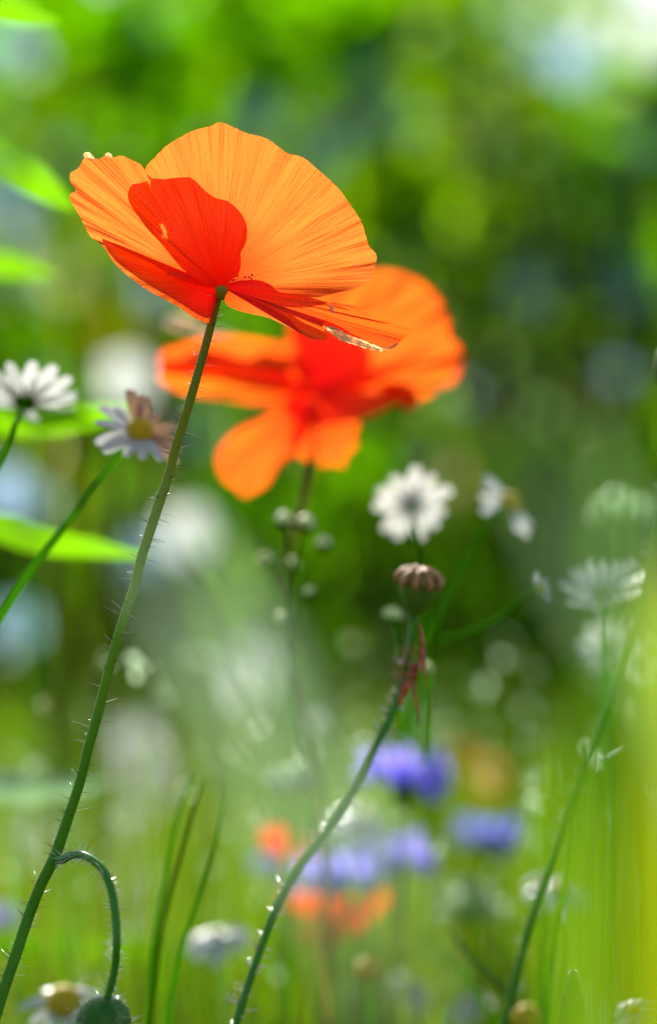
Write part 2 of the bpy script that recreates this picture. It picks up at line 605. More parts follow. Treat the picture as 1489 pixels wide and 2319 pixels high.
def leaf_geo(c, size, rr, V, F, I, mi, face=0.0, narrow=1.0):
    """One small folded leaf, 6 vertices, 4 faces, randomly turned (face = how far it turns towards the camera)."""
    d = Vector((rr.gauss(0, 1), rr.gauss(0, 1) * (1 - face), rr.gauss(0, 1) - 0.3)).normalized()
    s = d.cross(Vector((rr.gauss(0, .5), -1, rr.gauss(0, .5))) if face else Vector((rr.gauss(0, 1), rr.gauss(0, 1), rr.gauss(0, 1)))).normalized()
    nn = d.cross(s)
    b = len(V)
    w = size * narrow
    o = c - d * size * .5
    V.append(o)
    V.append(o + d * size * .32 + s * w * .34 + nn * w * .08)
    V.append(o + d * size * .32 - s * w * .34 + nn * w * .08)
    V.append(o + d * size * .70 + s * w * .27 + nn * w * .05)
    V.append(o + d * size * .70 - s * w * .27 + nn * w * .05)
    V.append(o + d * size - nn * w * .1)
    F.extend([(b, b + 1, b + 2), (b + 1, b + 3, b + 4, b + 2), (b + 3, b + 5, b + 4)])
    I.extend([mi] * 3)


def ball(rr, r):
    while True:
        v = Vector((rr.uniform(-1, 1), rr.uniform(-1, 1), rr.uniform(-1, 1)))
        if v.length < 1:
            return v * r


LM = ['leaf_dark', 'leaf_mid', 'leaf_green', 'leaf_bright', 'leaf_lime', 'leaf_olive', 'leaf_teal']
LI = {k: i for i, k in enumerate(LM)}

# ------------------------------------------------------------------ far trees
rt = random.Random(5)
far_trees = [
    (-4.2, 13.0, 3.5, 1.6, 'broad dark tree standing leftmost behind the hedge'),
    (-1.9, 14.5, 4.0, 1.7, 'tall dark tree behind the left part of the hedge'),
    (0.1, 13.2, 3.8, 1.5, 'tall dark tree behind the middle of the hedge'),
    (1.7, 15.0, 3.3, 1.4, 'low dark tree behind the hedge beside the patch of sky'),
    (3.6, 14.0, 2.9, 1.4, 'lowest dark tree, standing under the patch of sky'),
    (6.0, 14.0, 3.0, 1.6, 'dark tree farthest right behind the hedge'),
]
for (x, y, h, cr, lab) in far_trees:
    t = thing('broadleaf_tree', lab, 'tree', (x, y, 0), 'trees behind the hedge')
    path = [Vector((x + math.sin(k) * .05, y, k * h * .16)) for k in range(5)]
    limbs = [tube(path, [.14, .11, .09, .07, .04], 8)]
    for k in range(6):
        a = k * 1.05 + rt.random()
        s = path[2 + k % 3]
        limbs.append(tube([s, s + Vector((math.cos(a) * .35, math.sin(a) * .35, .35)), s + Vector((math.cos(a) * .8, math.sin(a) * .8, .75))], [.045, .03, .01], 6))
    build('trunk', join(limbs), 'bark', t)
    V, F, I = [], [], []
    for k in range(26):
        c = Vector((x, y, h * .52)) + Vector((rt.uniform(-1, 1) * cr * .8, rt.uniform(-1, 1) * cr * .6, rt.uniform(-.85, .8) * h * .42))
        for q in range(60):
            leaf_geo(c + ball(rt, .5), rt.uniform(.12, .2), rt, V, F, I, LI['leaf_dark'] if rt.random() < .6 else LI['leaf_mid'])
    build('crown', (V, F, None, I), LM, t, kind='stuff')

# far wood: one dense mass closing the horizon
V, F, I = [], [], []
for k in range(9000):
    x = rt.uniform(-14, 14)
    top = 5.6 + .9 * noise.noise(Vector((x * .35, 1, 2))) + .4 * noise.noise(Vector((x * 1.3, 1, 2)))
    if 1.5 < x < 4.5:
        top = min(top, 4.15 + .15 * math.sin(x * 5))
    leaf_geo(Vector((x, 21 + rt.uniform(-1.5, 1.5), rt.random() ** .9 * top)), rt.uniform(.25, .45), rt, V, F, I, LI['leaf_dark'] if rt.random() < .7 else LI['leaf_mid'])
build('far_wood', (V, F, None, I), LM, kind='stuff')
bpy.data.objects['far_wood']['label'] = 'dark wood closing the view far behind the hedge'

# hedge: dense dark mass
hd = thing('hedge', 'dense dark green hedge running across behind the leafy shrubs', 'hedge', (0, 5.6, 0))
V, F, I = [], [], []
for k in range(5200):
    x = rt.uniform(-3.6, 3.6)
    z = rt.random() ** .8
    top = 1.72 + .18 * noise.noise(Vector((x * 1.3, 0, 2))) + .09 * noise.noise(Vector((x * 5, 0, 2)))
    if x > 0.50:
        top = min(top, 1.63 - .04 * math.sin((x - .5) * 9))
    y = 5.6 + rt.uniform(-.22, .22) * (1 - .3 * z)
    p = Vector((x, y, z * top))
    b = noise.noise(p * 2.2)
    mi = LI['leaf_dark'] if b < -.10 else (LI['leaf_mid'] if b < .15 else LI['leaf_green'])
    leaf_geo(p, rt.uniform(.05, .11), rt, V, F, I, mi, face=.75)
build('foliage', (V, F, None, I), LM, hd, kind='stuff')
tw = []
for k in range(26):
    x = -3.5 + k * .28
    tw.append(tube([Vector((x, 5.6, -.01)), Vector((x + rt.uniform(-.1, .1), 5.6, .6)), Vector((x + rt.uniform(-.2, .2), 5.6, 1.3))], [.02, .015, .006], 6))
build('trunk', join(tw), 'bark', hd)

# ------------------------------------------------------------------ shrubs with lit leaf clusters and pale discs added as glints of light
shrubs = {
    'a': (-60, 3.5, 'bushy shrub at the far left with added pale blue glints'),
    'b': (330, 3.9, 'bright green shrub behind the upper left petals of the large poppy'),
    'c': (640, 4.3, 'shrub with added blue glints just above the big orange poppy'),
    'd': (900, 3.1, 'lime leaved shrub right of the big orange poppy'),
    'e': (1130, 4.0, 'dark leaved shrub right of the blurred orange poppy'),
    'f': (1330, 4.4, 'tall green shrub at the upper right with large pale glints added'),
    'g': (1500, 3.6, 'olive green shrub at the right edge of the picture'),
    'h': (760, 2.9, 'low bright green plant behind the chamomile flowers'),
    'i': (200, 2.9, 'low grey green plant behind the left chamomile flowers'),
}
# (shrub, px, py, D, radius px, leaf material, number, leaf size m)
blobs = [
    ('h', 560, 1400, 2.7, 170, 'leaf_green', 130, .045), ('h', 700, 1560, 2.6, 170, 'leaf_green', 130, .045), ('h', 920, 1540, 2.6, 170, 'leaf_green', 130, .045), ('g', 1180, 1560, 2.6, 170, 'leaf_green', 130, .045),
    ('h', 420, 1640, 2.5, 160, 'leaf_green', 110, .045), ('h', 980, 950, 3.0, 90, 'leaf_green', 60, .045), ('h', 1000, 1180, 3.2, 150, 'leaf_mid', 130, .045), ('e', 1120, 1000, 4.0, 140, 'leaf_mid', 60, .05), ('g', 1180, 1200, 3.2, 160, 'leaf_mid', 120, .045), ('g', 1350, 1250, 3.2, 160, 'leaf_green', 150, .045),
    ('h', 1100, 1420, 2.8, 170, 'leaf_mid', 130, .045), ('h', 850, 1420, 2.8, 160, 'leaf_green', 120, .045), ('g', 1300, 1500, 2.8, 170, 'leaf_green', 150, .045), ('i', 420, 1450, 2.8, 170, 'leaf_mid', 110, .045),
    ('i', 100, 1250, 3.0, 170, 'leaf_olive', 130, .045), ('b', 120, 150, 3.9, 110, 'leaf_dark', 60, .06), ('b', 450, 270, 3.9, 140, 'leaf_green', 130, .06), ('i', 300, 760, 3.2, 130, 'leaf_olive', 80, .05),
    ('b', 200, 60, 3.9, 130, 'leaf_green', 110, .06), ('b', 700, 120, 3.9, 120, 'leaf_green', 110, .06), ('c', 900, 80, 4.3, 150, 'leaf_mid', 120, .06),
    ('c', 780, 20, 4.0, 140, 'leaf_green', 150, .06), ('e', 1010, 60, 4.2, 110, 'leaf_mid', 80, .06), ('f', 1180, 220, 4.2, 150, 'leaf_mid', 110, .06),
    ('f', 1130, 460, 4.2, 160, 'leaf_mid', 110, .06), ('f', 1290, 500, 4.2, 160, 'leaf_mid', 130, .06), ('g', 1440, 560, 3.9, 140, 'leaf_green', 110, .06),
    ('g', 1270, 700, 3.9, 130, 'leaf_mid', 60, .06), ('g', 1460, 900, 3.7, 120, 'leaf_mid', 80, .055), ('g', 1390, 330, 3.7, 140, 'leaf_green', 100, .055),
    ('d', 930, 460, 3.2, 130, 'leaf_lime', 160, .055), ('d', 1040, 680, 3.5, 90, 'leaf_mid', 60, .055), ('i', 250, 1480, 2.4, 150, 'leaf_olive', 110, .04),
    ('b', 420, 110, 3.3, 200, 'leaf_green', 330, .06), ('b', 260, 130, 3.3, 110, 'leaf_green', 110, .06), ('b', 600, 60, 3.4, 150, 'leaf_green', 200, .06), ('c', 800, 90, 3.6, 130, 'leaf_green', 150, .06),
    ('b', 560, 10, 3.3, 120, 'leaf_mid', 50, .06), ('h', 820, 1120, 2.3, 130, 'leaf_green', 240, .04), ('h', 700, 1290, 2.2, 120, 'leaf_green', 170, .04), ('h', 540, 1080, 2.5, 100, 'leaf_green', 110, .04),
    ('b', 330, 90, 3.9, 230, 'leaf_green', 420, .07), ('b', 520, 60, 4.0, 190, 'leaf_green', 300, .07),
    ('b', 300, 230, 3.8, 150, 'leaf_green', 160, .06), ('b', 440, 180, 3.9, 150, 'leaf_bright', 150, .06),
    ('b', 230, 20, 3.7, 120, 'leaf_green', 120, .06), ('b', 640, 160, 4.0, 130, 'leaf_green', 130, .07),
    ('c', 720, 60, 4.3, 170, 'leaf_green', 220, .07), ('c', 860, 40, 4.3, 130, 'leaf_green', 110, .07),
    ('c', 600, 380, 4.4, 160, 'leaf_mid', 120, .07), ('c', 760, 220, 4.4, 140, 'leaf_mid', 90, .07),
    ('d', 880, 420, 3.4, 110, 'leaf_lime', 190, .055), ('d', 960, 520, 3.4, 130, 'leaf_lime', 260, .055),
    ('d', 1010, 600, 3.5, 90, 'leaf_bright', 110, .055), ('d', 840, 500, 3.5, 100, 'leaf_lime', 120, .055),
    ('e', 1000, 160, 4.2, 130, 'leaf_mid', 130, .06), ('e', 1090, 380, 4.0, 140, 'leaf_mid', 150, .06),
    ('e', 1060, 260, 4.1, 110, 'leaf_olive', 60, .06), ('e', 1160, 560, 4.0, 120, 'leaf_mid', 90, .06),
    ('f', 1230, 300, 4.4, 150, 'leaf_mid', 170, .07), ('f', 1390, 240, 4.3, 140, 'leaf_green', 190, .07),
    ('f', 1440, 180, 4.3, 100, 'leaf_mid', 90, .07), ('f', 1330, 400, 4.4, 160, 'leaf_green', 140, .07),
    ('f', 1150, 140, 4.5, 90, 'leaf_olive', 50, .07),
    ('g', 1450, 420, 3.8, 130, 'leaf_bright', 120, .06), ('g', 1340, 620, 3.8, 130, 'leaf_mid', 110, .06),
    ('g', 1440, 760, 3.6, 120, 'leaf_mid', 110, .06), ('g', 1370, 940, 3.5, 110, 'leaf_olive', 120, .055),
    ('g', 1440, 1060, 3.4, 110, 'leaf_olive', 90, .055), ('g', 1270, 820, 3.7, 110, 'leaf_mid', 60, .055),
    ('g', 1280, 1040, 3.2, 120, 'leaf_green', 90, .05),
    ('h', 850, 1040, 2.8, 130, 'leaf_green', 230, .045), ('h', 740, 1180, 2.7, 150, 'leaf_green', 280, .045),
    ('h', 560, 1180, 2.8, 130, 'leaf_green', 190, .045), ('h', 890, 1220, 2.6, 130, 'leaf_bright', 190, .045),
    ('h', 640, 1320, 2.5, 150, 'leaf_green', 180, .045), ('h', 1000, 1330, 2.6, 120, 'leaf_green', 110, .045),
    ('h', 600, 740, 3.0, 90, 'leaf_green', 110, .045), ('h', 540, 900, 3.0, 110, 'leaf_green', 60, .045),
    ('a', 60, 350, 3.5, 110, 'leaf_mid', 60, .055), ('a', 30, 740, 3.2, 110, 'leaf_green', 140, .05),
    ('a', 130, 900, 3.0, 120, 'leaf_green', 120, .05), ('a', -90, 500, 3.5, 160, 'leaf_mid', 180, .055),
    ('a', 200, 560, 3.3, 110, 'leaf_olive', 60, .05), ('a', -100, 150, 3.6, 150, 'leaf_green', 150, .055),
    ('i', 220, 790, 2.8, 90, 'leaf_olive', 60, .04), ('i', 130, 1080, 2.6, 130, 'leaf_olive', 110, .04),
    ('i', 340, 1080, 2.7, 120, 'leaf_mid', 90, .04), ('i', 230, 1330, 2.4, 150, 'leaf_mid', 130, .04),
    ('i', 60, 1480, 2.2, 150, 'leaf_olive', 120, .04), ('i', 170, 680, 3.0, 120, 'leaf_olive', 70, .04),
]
# (shrub, px, py, D, material, glint diameter m)
sky_glints = [  # pale discs standing in for highlights and sky gaps among the leaves
    ('b', 350, 52, 3.4, 'glint_blue', .020), ('a', 45, 110, 3.5, 'glint_blue', .040), ('a', -5, 90, 3.6, 'glint_blue', .03),
    ('c', 585, 268, 3.8, 'glint_blue', .056), ('c', 740, 318, 4.2, 'glint_teal', .060), ('c', 850, 272, 4.4, 'glint_teal', .055),
    ('c', 842, 160, 4.2, 'glint_teal', .050), ('c', 728, 205, 4.0, 'glint_green', .022), ('c', 700, 360, 4.4, 'glint_teal', .05),
    ('f', 1300, 140, 4.0, 'glint_blue', .062), ('f', 1350, 50, 4.4, 'glint_white', .045), ('f', 1468, 85, 4.4, 'glint_white', .066),
    ('f', 1215, 120, 4.2, 'glint_teal', .045), ('f', 1130, 30, 4.3, 'glint_teal', .03),
    ('f', 1205, 560, 4.2, 'glint_green', .030), ('f', 1205, 655, 4.2, 'glint_teal', .060), ('g', 1430, 660, 3.9, 'glint_teal', .052),
    ('g', 1395, 600, 3.9, 'glint_teal', .030), ('d', 898, 600, 3.2, 'glint_green', .042),
    ('e', 1095, 930, 4.2, 'glint_tan', .020), ('e', 1130, 815, 4.2, 'glint_green', .022), ('e', 965, 1050, 3.6, 'glint_teal', .048),
    ('e', 1035, 1090, 3.6, 'glint_tan', .034), ('g', 1368, 940, 3.4, 'glint_tan', .052), ('g', 1420, 1000, 3.4, 'glint_green', .02),
    ('f', 1095, 385, 4.2, 'glint_green', .026), ('f', 1225, 340, 4.4, 'glint_tan', .018), ('f', 1330, 520, 4.3, 'glint_green', .018),
    ('i', 290, 858, 2.94, 'glint_white', .048), ('i', 428, 1210, 2.90, 'glint_white', .050),
    ('e', 1000, 330, 4.0, 'glint_green', .026), ('e', 1060, 120, 4.0, 'glint_green', .03), ('f', 1250, 430, 4.2, 'glint_green', .026), ('g', 1400, 480, 4.0, 'glint_green', .024),
    ('f', 1160, 700, 4.2, 'glint_tan', .026), ('g', 1290, 640, 4.0, 'glint_green', .024), ('g', 1330, 830, 4.0, 'glint_tan', .026), ('g', 1460, 840, 3.8, 'glint_green', .026),
    ('e', 1180, 900, 4.0, 'glint_green', .022), ('f', 1290, 290, 4.3, 'glint_green', .024), ('g', 1430, 1180, 3.4, 'glint_green', .03), ('c', 940, 280, 4.2, 'glint_teal', .03),
    ('h', 770, 1440, 3.0, 'glint_tan', .030), ('h', 720, 1480, 3.0, 'glint_white', .022), ('i', 560, 1560, 2.8, 'glint_white', .030), ('h', 1130, 1490, 3.0, 'glint_tan', .030), ('i', 430, 975, 3.0, 'glint_teal', .046),
    ('a', 140, 340, 3.5, 'glint_white', .030), ('a', 30, 480, 3.5, 'glint_blue', .055), ('a', 0, 400, 3.5, 'glint_blue', .035),
    ('a', 5, 255, 3.6, 'glint_blue', .030), ('b', 345, 660, 3.4, 'glint_blue', .050), ('a', 60, 620, 3.3, 'glint_teal', .042),
    ('i', 20, 1110, 2.8, 'glint_blue', .044), ('i', 90, 1140, 2.8, 'glint_teal', .03), ('a', 210, 600, 3.3, 'glint_teal', .03),
    ('a', 100, 860, 3.1, 'glint_teal', .035), ('i', 330, 1260, 2.6, 'glint_teal', .036), ('i', 40, 1410, 2.4, 'glint_teal', .040),
]


rb = random.Random(77)
for _k in range(34):  # more stand-in glints over the right side
    sky_glints.append((rb.choice('cefg'), rb.uniform(930, 1489), rb.uniform(60, 1080), rb.uniform(3.9, 4.4), rb.choice(['glint_green', 'glint_green', 'glint_green', 'glint_tan', 'glint_blue']), rb.uniform(.020, .034)))


def glint_mesh(name, mat, rr):
    """Glint stand-in: five round overlapping lobes in a shallow cup, unit radius, facing -Y."""
    V, F = [], []
    for k in range(5):
        a = 2 * math.pi * k / 5 + rr.uniform(-.1, .1)
        u, w = Vector((math.cos(a), 0, math.sin(a))), Vector((-math.sin(a), 0, math.cos(a)))
        b = len(V)
        for i, (r, hw) in enumerate([(.05, .06), (.35, .34), (.7, .47), (.92, .36), (1.02, .12)]):
            for s in (-1, 0, 1):
                V.append(u * r + w * hw * s + Vector((0, -.22 * r * r - .06 * abs(s) - .02 * (k % 2), 0)))
        for i in range(4):
            for j in range(2):
                q = b + i * 3 + j
                F.append((q, q + 1, q + 4, q + 3))
    me = bpy.data.meshes.new(name)
    me.from_pydata(V, [], F)
    me.materials.append(M[mat])
    me.polygons.foreach_set('use_smooth', [True] * len(me.polygons))
    return me


BM = {m: glint_mesh('sky_glint_' + m, m, rt) for m in ('glint_blue', 'glint_teal', 'glint_white', 'glint_tan', 'glint_green')}
for key, (px, D, lab) in shrubs.items():
    D = 3.12
    c = P(px, 1160, D)
    c.z = 0
    t = thing('leafy_shrub', lab, 'shrub', c, 'shrubs behind the meadow')
    V, F, I = [], [], []
    limbs = []
    root = Vector((c.x, c.y, -.01))
    for (k, bx, by, bD, br, mat, n, ls) in blobs:
        if k != key:
            continue
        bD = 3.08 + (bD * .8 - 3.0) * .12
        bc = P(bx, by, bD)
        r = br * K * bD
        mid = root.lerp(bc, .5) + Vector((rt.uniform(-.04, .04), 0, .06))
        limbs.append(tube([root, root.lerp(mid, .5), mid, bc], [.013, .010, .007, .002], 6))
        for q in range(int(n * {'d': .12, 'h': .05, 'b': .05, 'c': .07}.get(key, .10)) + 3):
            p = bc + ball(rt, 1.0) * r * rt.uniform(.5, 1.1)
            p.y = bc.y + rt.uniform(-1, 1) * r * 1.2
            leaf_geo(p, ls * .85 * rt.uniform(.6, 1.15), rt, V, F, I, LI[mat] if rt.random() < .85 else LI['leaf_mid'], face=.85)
    # leaves low down, so that the shrub stands full on its stems
    for q in range(110):
        p = Vector((c.x + rt.gauss(0, .16), c.y + rt.gauss(0, .14), rt.uniform(.03, .62)))
        leaf_geo(p, rt.uniform(.03, .06), rt, V, F, I, LI['leaf_mid'] if rt.random() < .6 else LI['leaf_green'])
    for (k, bx, by, bD, mat, dia) in sky_glints:
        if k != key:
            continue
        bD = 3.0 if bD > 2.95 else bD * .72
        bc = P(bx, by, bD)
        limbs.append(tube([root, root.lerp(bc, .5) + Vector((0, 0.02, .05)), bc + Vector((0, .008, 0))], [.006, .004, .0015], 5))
        o = mobj('sky_glint', BM[mat], t)
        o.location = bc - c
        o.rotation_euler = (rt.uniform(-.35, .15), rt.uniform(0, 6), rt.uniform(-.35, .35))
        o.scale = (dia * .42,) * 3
    build('branches', join(limbs), 'bark', t)
    build('foliage', (V, F, None, I), LM, t, kind='stuff')

# ------------------------------------------------------------------ meadow grass (nobody could count it)
rg = random.Random(21)
V, F, I = [], [], []


def blade(root, tip, w, mi, bend):
    b = len(V)
    side = Vector((rg.gauss(0, 1), rg.gauss(0, .6), 0)).normalized()
    for k in range(4):
        u = k / 4
        p = root.lerp(tip, u) + bend * (u * (1 - u) * 1.2)
        ww = w * (1 - .45 * u) * .5
        V.append(p - side * ww)
        V.append(p + side * ww)
    V.append(tip)
    for k in range(3):
        F.append((b + 2 * k, b + 2 * k + 1, b + 2 * k + 3, b + 2 * k + 2))
        I.append(mi)
    F.append((b + 6, b + 7, b + 8))
    I.append(mi)


for k in range(11500):
    D = 0.95 + 3.9 * rg.random() ** 1.1
    x = rg.uniform(-1, 1) * (.25 + .26 * D)
    lim = .30 + .20 * rg.random() ** 1.5 - .03
    lim += .05 * noise.noise(Vector((x * 3, D * 2, 1)))
    if D < 1.3:
        lim = min(lim, CAMZ - (1750 + rg.random() * 500 - 1159.5) * K * D)
    if noise.noise(Vector((x * 5, D * 3, 11))) < -.12 and rg.random() < .7:
        lim *= .72
    root = Vector((x, D, -.01))
    tip = Vector((x + rg.gauss(0, .05), D + rg.gauss(0, .05), max(lim, .1)))
    q = rg.random()
    n = noise.noise(Vector((x * 4, D * 3, 5)))
    mi = 0 if q < .45 + n * .4 else (1 if q < .80 else (2 if q < .88 else 3))
    blade(root, tip, rg.uniform(.002, .0055), mi, Vector((rg.gauss(0, .03), rg.gauss(0, .03), 0)))
for k in range(15000):      # finer blades between
    D = 0.95 + 4.2 * rg.random() ** 1.25
    x = rg.uniform(-1, 1) * (.22 + .24 * D)
    lim = .27 + .20 * rg.random() ** 1.3 + .06 * noise.noise(Vector((x * 3, D * 2, 8)))
    if D < 1.3:
        lim = min(lim, CAMZ - (1650 + rg.random() * 600 - 1159.5) * K * D)
    blade(Vector((x, D, -.01)), Vector((x + rg.gauss(0, .07), D + rg.gauss(0, .05), max(lim, .1))), rg.uniform(.0012, .003), rg.choice((0, 0, 0, 1, 1, 1, 2, 3)), Vector((rg.gauss(0, .03), rg.gauss(0, .03), 0)))
for k in range(5200):       # thin leaning blades close behind the stems
    D = rg.uniform(.80, 1.25)
    x = rg.uniform(-1, 1) * (.13 * D)
    py = 1430 + 900 * rg.random() ** .55
    tipz = CAMZ - (py - 1159.5) * K * D
    blade(Vector((x, D, -.01)), Vector((x + rg.gauss(0, .05), D + rg.gauss(0, .03), tipz)), rg.uniform(.0007, .0022), rg.choice((0, 0, 0, 1, 1, 1, 2, 3)), Vector((rg.gauss(0, .05), rg.gauss(0, .03), 0)))
for k in range(9000):       # meadow running on to the sides and behind
    D = rg.uniform(-2.5, 5.2)
    x = rg.uniform(-3, 3)
    if abs(x) < .25 + .26 * D and D > -.6 or (abs(x) < .5 and abs(D) < .9):
        continue
    h = rg.uniform(.2, .42)
    blade(Vector((x, D, -.01)), Vector((x + rg.gauss(0, .05), D + rg.gauss(0, .05), h)), rg.uniform(.004, .008), rg.choice((0, 0, 1, 1, 2, 3)), Vector((rg.gauss(0, .03), 0, 0)))
build('meadow_grass', (V, F, None, I), ['grass_a', 'grass_b', 'grass_c', 'grass_d'], kind='stuff', smooth=False)
bpy.data.objects['meadow_grass']['label'] = 'tall blurred meadow grass filling the ground behind the poppies'

# fine broadleaf undergrowth in the meadow
V, F, I = [], [], []
for k in range(5200):
    D = 0.85 + 2.6 * rg.random()
    x = rg.uniform(-1, 1) * (.2 + .2 * D)
    z = rg.uniform(.02, .36) + .05 * noise.noise(Vector((x * 5, D * 3, 3)))
    if D < 1.2:
        z = min(z, CAMZ - (1900 - 1159.5) * K * D)
    leaf_geo(Vector((x, D, z)), rg.uniform(.012, .030), rg, V, F, I, rg.choice([LI['leaf_green'], LI['leaf_mid'], LI['leaf_olive'], LI['leaf_mid'], LI['leaf_dark'], LI['leaf_teal']]), narrow=.8)
build('meadow_herbs', (V, F, None, I), LM, kind='stuff')
bpy.data.objects['meadow_herbs']['label'] = 'small leafy herbs growing between the grass blades'

# loose seed heads: pale flecks added as points of light through the grass
V, F, I = [], [], []
for k in range(330):
    D = rg.uniform(.80, 1.9)
    c = P(rg.uniform(-80, 1570), 1420 + 930 * rg.random() ** .7, D)
    for q in range(6):
        leaf_geo(c + ball(rg, .0035), rg.uniform(.0025, .0050), rg, V, F, I, rg.choice((0, 0, 1)), narrow=.8)
    blade(Vector((c.x + rg.gauss(0, .01), c.y, -.01)), c, .0012, 1, Vector((rg.gauss(0, .02), 0, 0)))
o = build('grass_seed_heads', (V, F, None, I), ['fluff', 'grass_c'], kind='stuff')
o['label'] = 'small pale seed heads added as light flecks through the lower grass'

# ------------------------------------------------------------------ the large poppy in focus
D0 = 0.615
s_pts = [(500, 655, D0, 9), (487, 700, D0, 10.5), (468, 775, D0, 11), (447, 850, D0, 11.5), (425, 925, D0, 12), (400, 1005, D0, 12), (381, 1080, D0, 12.5),
         (362, 1135, D0, 13), (344, 1190, D0, 13), (320, 1265, D0, 12.5), (304, 1330, D0, 12.5), (282, 1395, D0, 12.5), (258, 1475, D0, 12.5), (238, 1550, D0, 12.5),
         (218, 1630, D0, 13), (200, 1695, D0, 13), (180, 1775, D0, 13), (155, 1850, D0, 13.5), (124, 1940, D0, 15), (92, 2005, D0, 14.5),
         (63, 2080, D0, 14.5), (38, 2155, D0 - .003, 15), (14, 2225, D0 - .006, 15), (-14, 2310, D0 - .01, 16), (-40, 2400, D0 - .012, 16)]
path, rad = stem_path(s_pts, 5)
rad = [q * .90 for q in rad]
big = thing('poppy', 'sharp orange poppy in front, glowing against the light on a long hairy stem', 'poppy', path[-1], 'poppies in the meadow')
tv = tube(path, rad, 14)
build('stem', tv, 'stem_grad', big)
rh = random.Random(3)
vis = [(p, r) for p, r in zip(path, rad) if p.z > .33]
build('hair', hairs([p for p, _ in vis], [r for _, r in vis], 300, .0028, .000085, rh, curl=.4), 'hair', big, kind='stuff')
build('glinting_hair', hairs([p for p, _ in vis], [r for _, r in vis], 70, .0036, .00006, rh, curl=.5), 'hair_pale', big, kind='stuff')

BASE = (500, 648)
pA = [(500, 648, 0), (430, 560, 2), (360, 440, 3), (330, 386, 3), (352, 355, 3), (384, 325, 3), (428, 300, 6), (452, 291, 6), (476, 286, 6), (498, 277, 6), (528, 287, 6),
      (556, 300, 6), (600, 312, 6), (628, 330, 6), (652, 347, 6), (686, 356, 6), (716, 380, 6), (748, 408, 5.5), (775, 436, 5.5), (797, 468, 5), (818, 500, 4.5), (828, 530, 4),
      (836, 556, 3.5), (853, 578, 3), (848, 606, 2.5), (838, 634, 2), (802, 654, 1.5), (765, 662, 1), (725, 672, 0.5), (680, 672, 0), (640, 668, 0), (580, 655, 0), (530, 648, 0), (505, 646, 0)]
build('petal', fan(pA, BASE, 0, D0, bulge=.16, seed=1, nu=8, nv=46, ruffle=.00032, jag=1.6), 'poppy', big, label='big upright orange petal at the back, right of the red one')
pB = [(498, 648, 0), (450, 570, 3.5), (400, 470, 5), (372, 425, 6), (350, 400, 6), (328, 384, 5.5), (318, 371, 5.5), (298, 362, 5), (275, 352, 4.5), (258, 356, 4), (240, 352, 4), (222, 360, 3.5), (202, 354, 3), (188, 362, 3),
      (178, 380, 1), (160, 392, 0.5), (160, 412, 0.5), (172, 430, 0.5), (158, 442, 0), (164, 462, 0), (180, 488, 0), (194, 516, -0.5), (208, 538, -0.5), (232, 556, -1), (262, 598, -1.5),
      (310, 640, -2), (355, 668, -2.5), (400, 692, -3), (432, 714, -3), (458, 728, -3), (474, 730, -2.5), (486, 700, -1.5), (498, 662, -0.5)]
build('petal', fan(pB, BASE, 0, D0, bulge=.12, seed=2, nu=8, nv=42, ruffle=.0006, jag=1.6), 'poppy', big, label='orange petal spreading to the left with a nibbled rim')
pC = [(500, 650, 0), (462, 642, -1.3), (420, 614, -2.6), (395, 588, -3.3), (366, 552, -4), (336, 520, -4.3), (308, 482, -4.6), (292, 455, -2.5), (290, 436, -2.5), (300, 418, -2.5), (322, 413, -2.5), (345, 404, -2.5), (372, 405, -2.5),
      (400, 402, -2.5), (428, 401, -3.5), (446, 412, -3.5), (468, 434, -3.5), (490, 448, -3.5), (516, 455, -3.5), (540, 475, -3.5), (556, 500, -4), (560, 526, -3.7), (556, 552, -3.3), (546, 572, -3), (546, 596, -2.6), (541, 618, -2), (522, 636, -1), (503, 650, 0)]
build('petal', fan(pC, BASE, 0, D0, bulge=-.14, seed=3, nu=8, nv=44, ruffle=.0010, jag=1.0,
                   hole=[(371, 519, 3.6, 14, -.45), (373, 536, 3.2, 7, -1.1)]), 'poppy_red', big, label='small red petal nearest the camera with a slit in it')
pD = [(500, 652, 0), (470, 650, -1.2), (430, 640, -1.6), (395, 628, -1.9), (350, 600, -2.2), (310, 580, -2.3), (270, 562, -2.3), (233, 540, -2), (240, 560, -2.4), (262, 590, -3), (300, 620, -3.6), (345, 650, -4.2), (385, 672, -4.5),
      (420, 694, -4.6), (448, 712, -4.6), (474, 720, -4.2), (484, 700, -3), (494, 670, -1.8), (499, 656, 0)]
build('petal', fan(pD, BASE, 0, D0, bulge=.07, seed=4, nu=7, nv=30, ruffle=.0003, jag=.8), 'poppy_red', big, label='narrow red petal hanging below on the left')
pE = [(505, 650, 0), (530, 638, -0.6), (555, 634, -1.1), (585, 634, -1.4), (612, 644, -1.7), (634, 662, -2), (668, 668, -2.2), (705, 674, -2.2), (742, 684, -2.2), (780, 696, -2.2), (820, 712, -2.5), (862, 728, -2.5), (898, 735, -2.8), (936, 746, -2.8), (928, 758, -2.8),
      (912, 768, -3.4), (896, 784, -4), (872, 788, -4.2), (838, 774, -4.4), (800, 756, -4.6), (768, 738, -4.8), (742, 727, -5), (732, 738, -5), (742, 768, -5), (702, 766, -5), (682, 752, -4.8), (664, 730, -4.2), (645, 714, -3.4), (600, 690, -2.2), (550, 672, -1.1), (515, 656, -0.3)]
pe = build('petal', fan(pE, BASE, 0, D0, bulge=-.06, seed=5, nu=7, nv=40, ruffle=.0004, jag=1.0), 'poppy_tip', big, label='long red petal pointing right with torn papery edge')
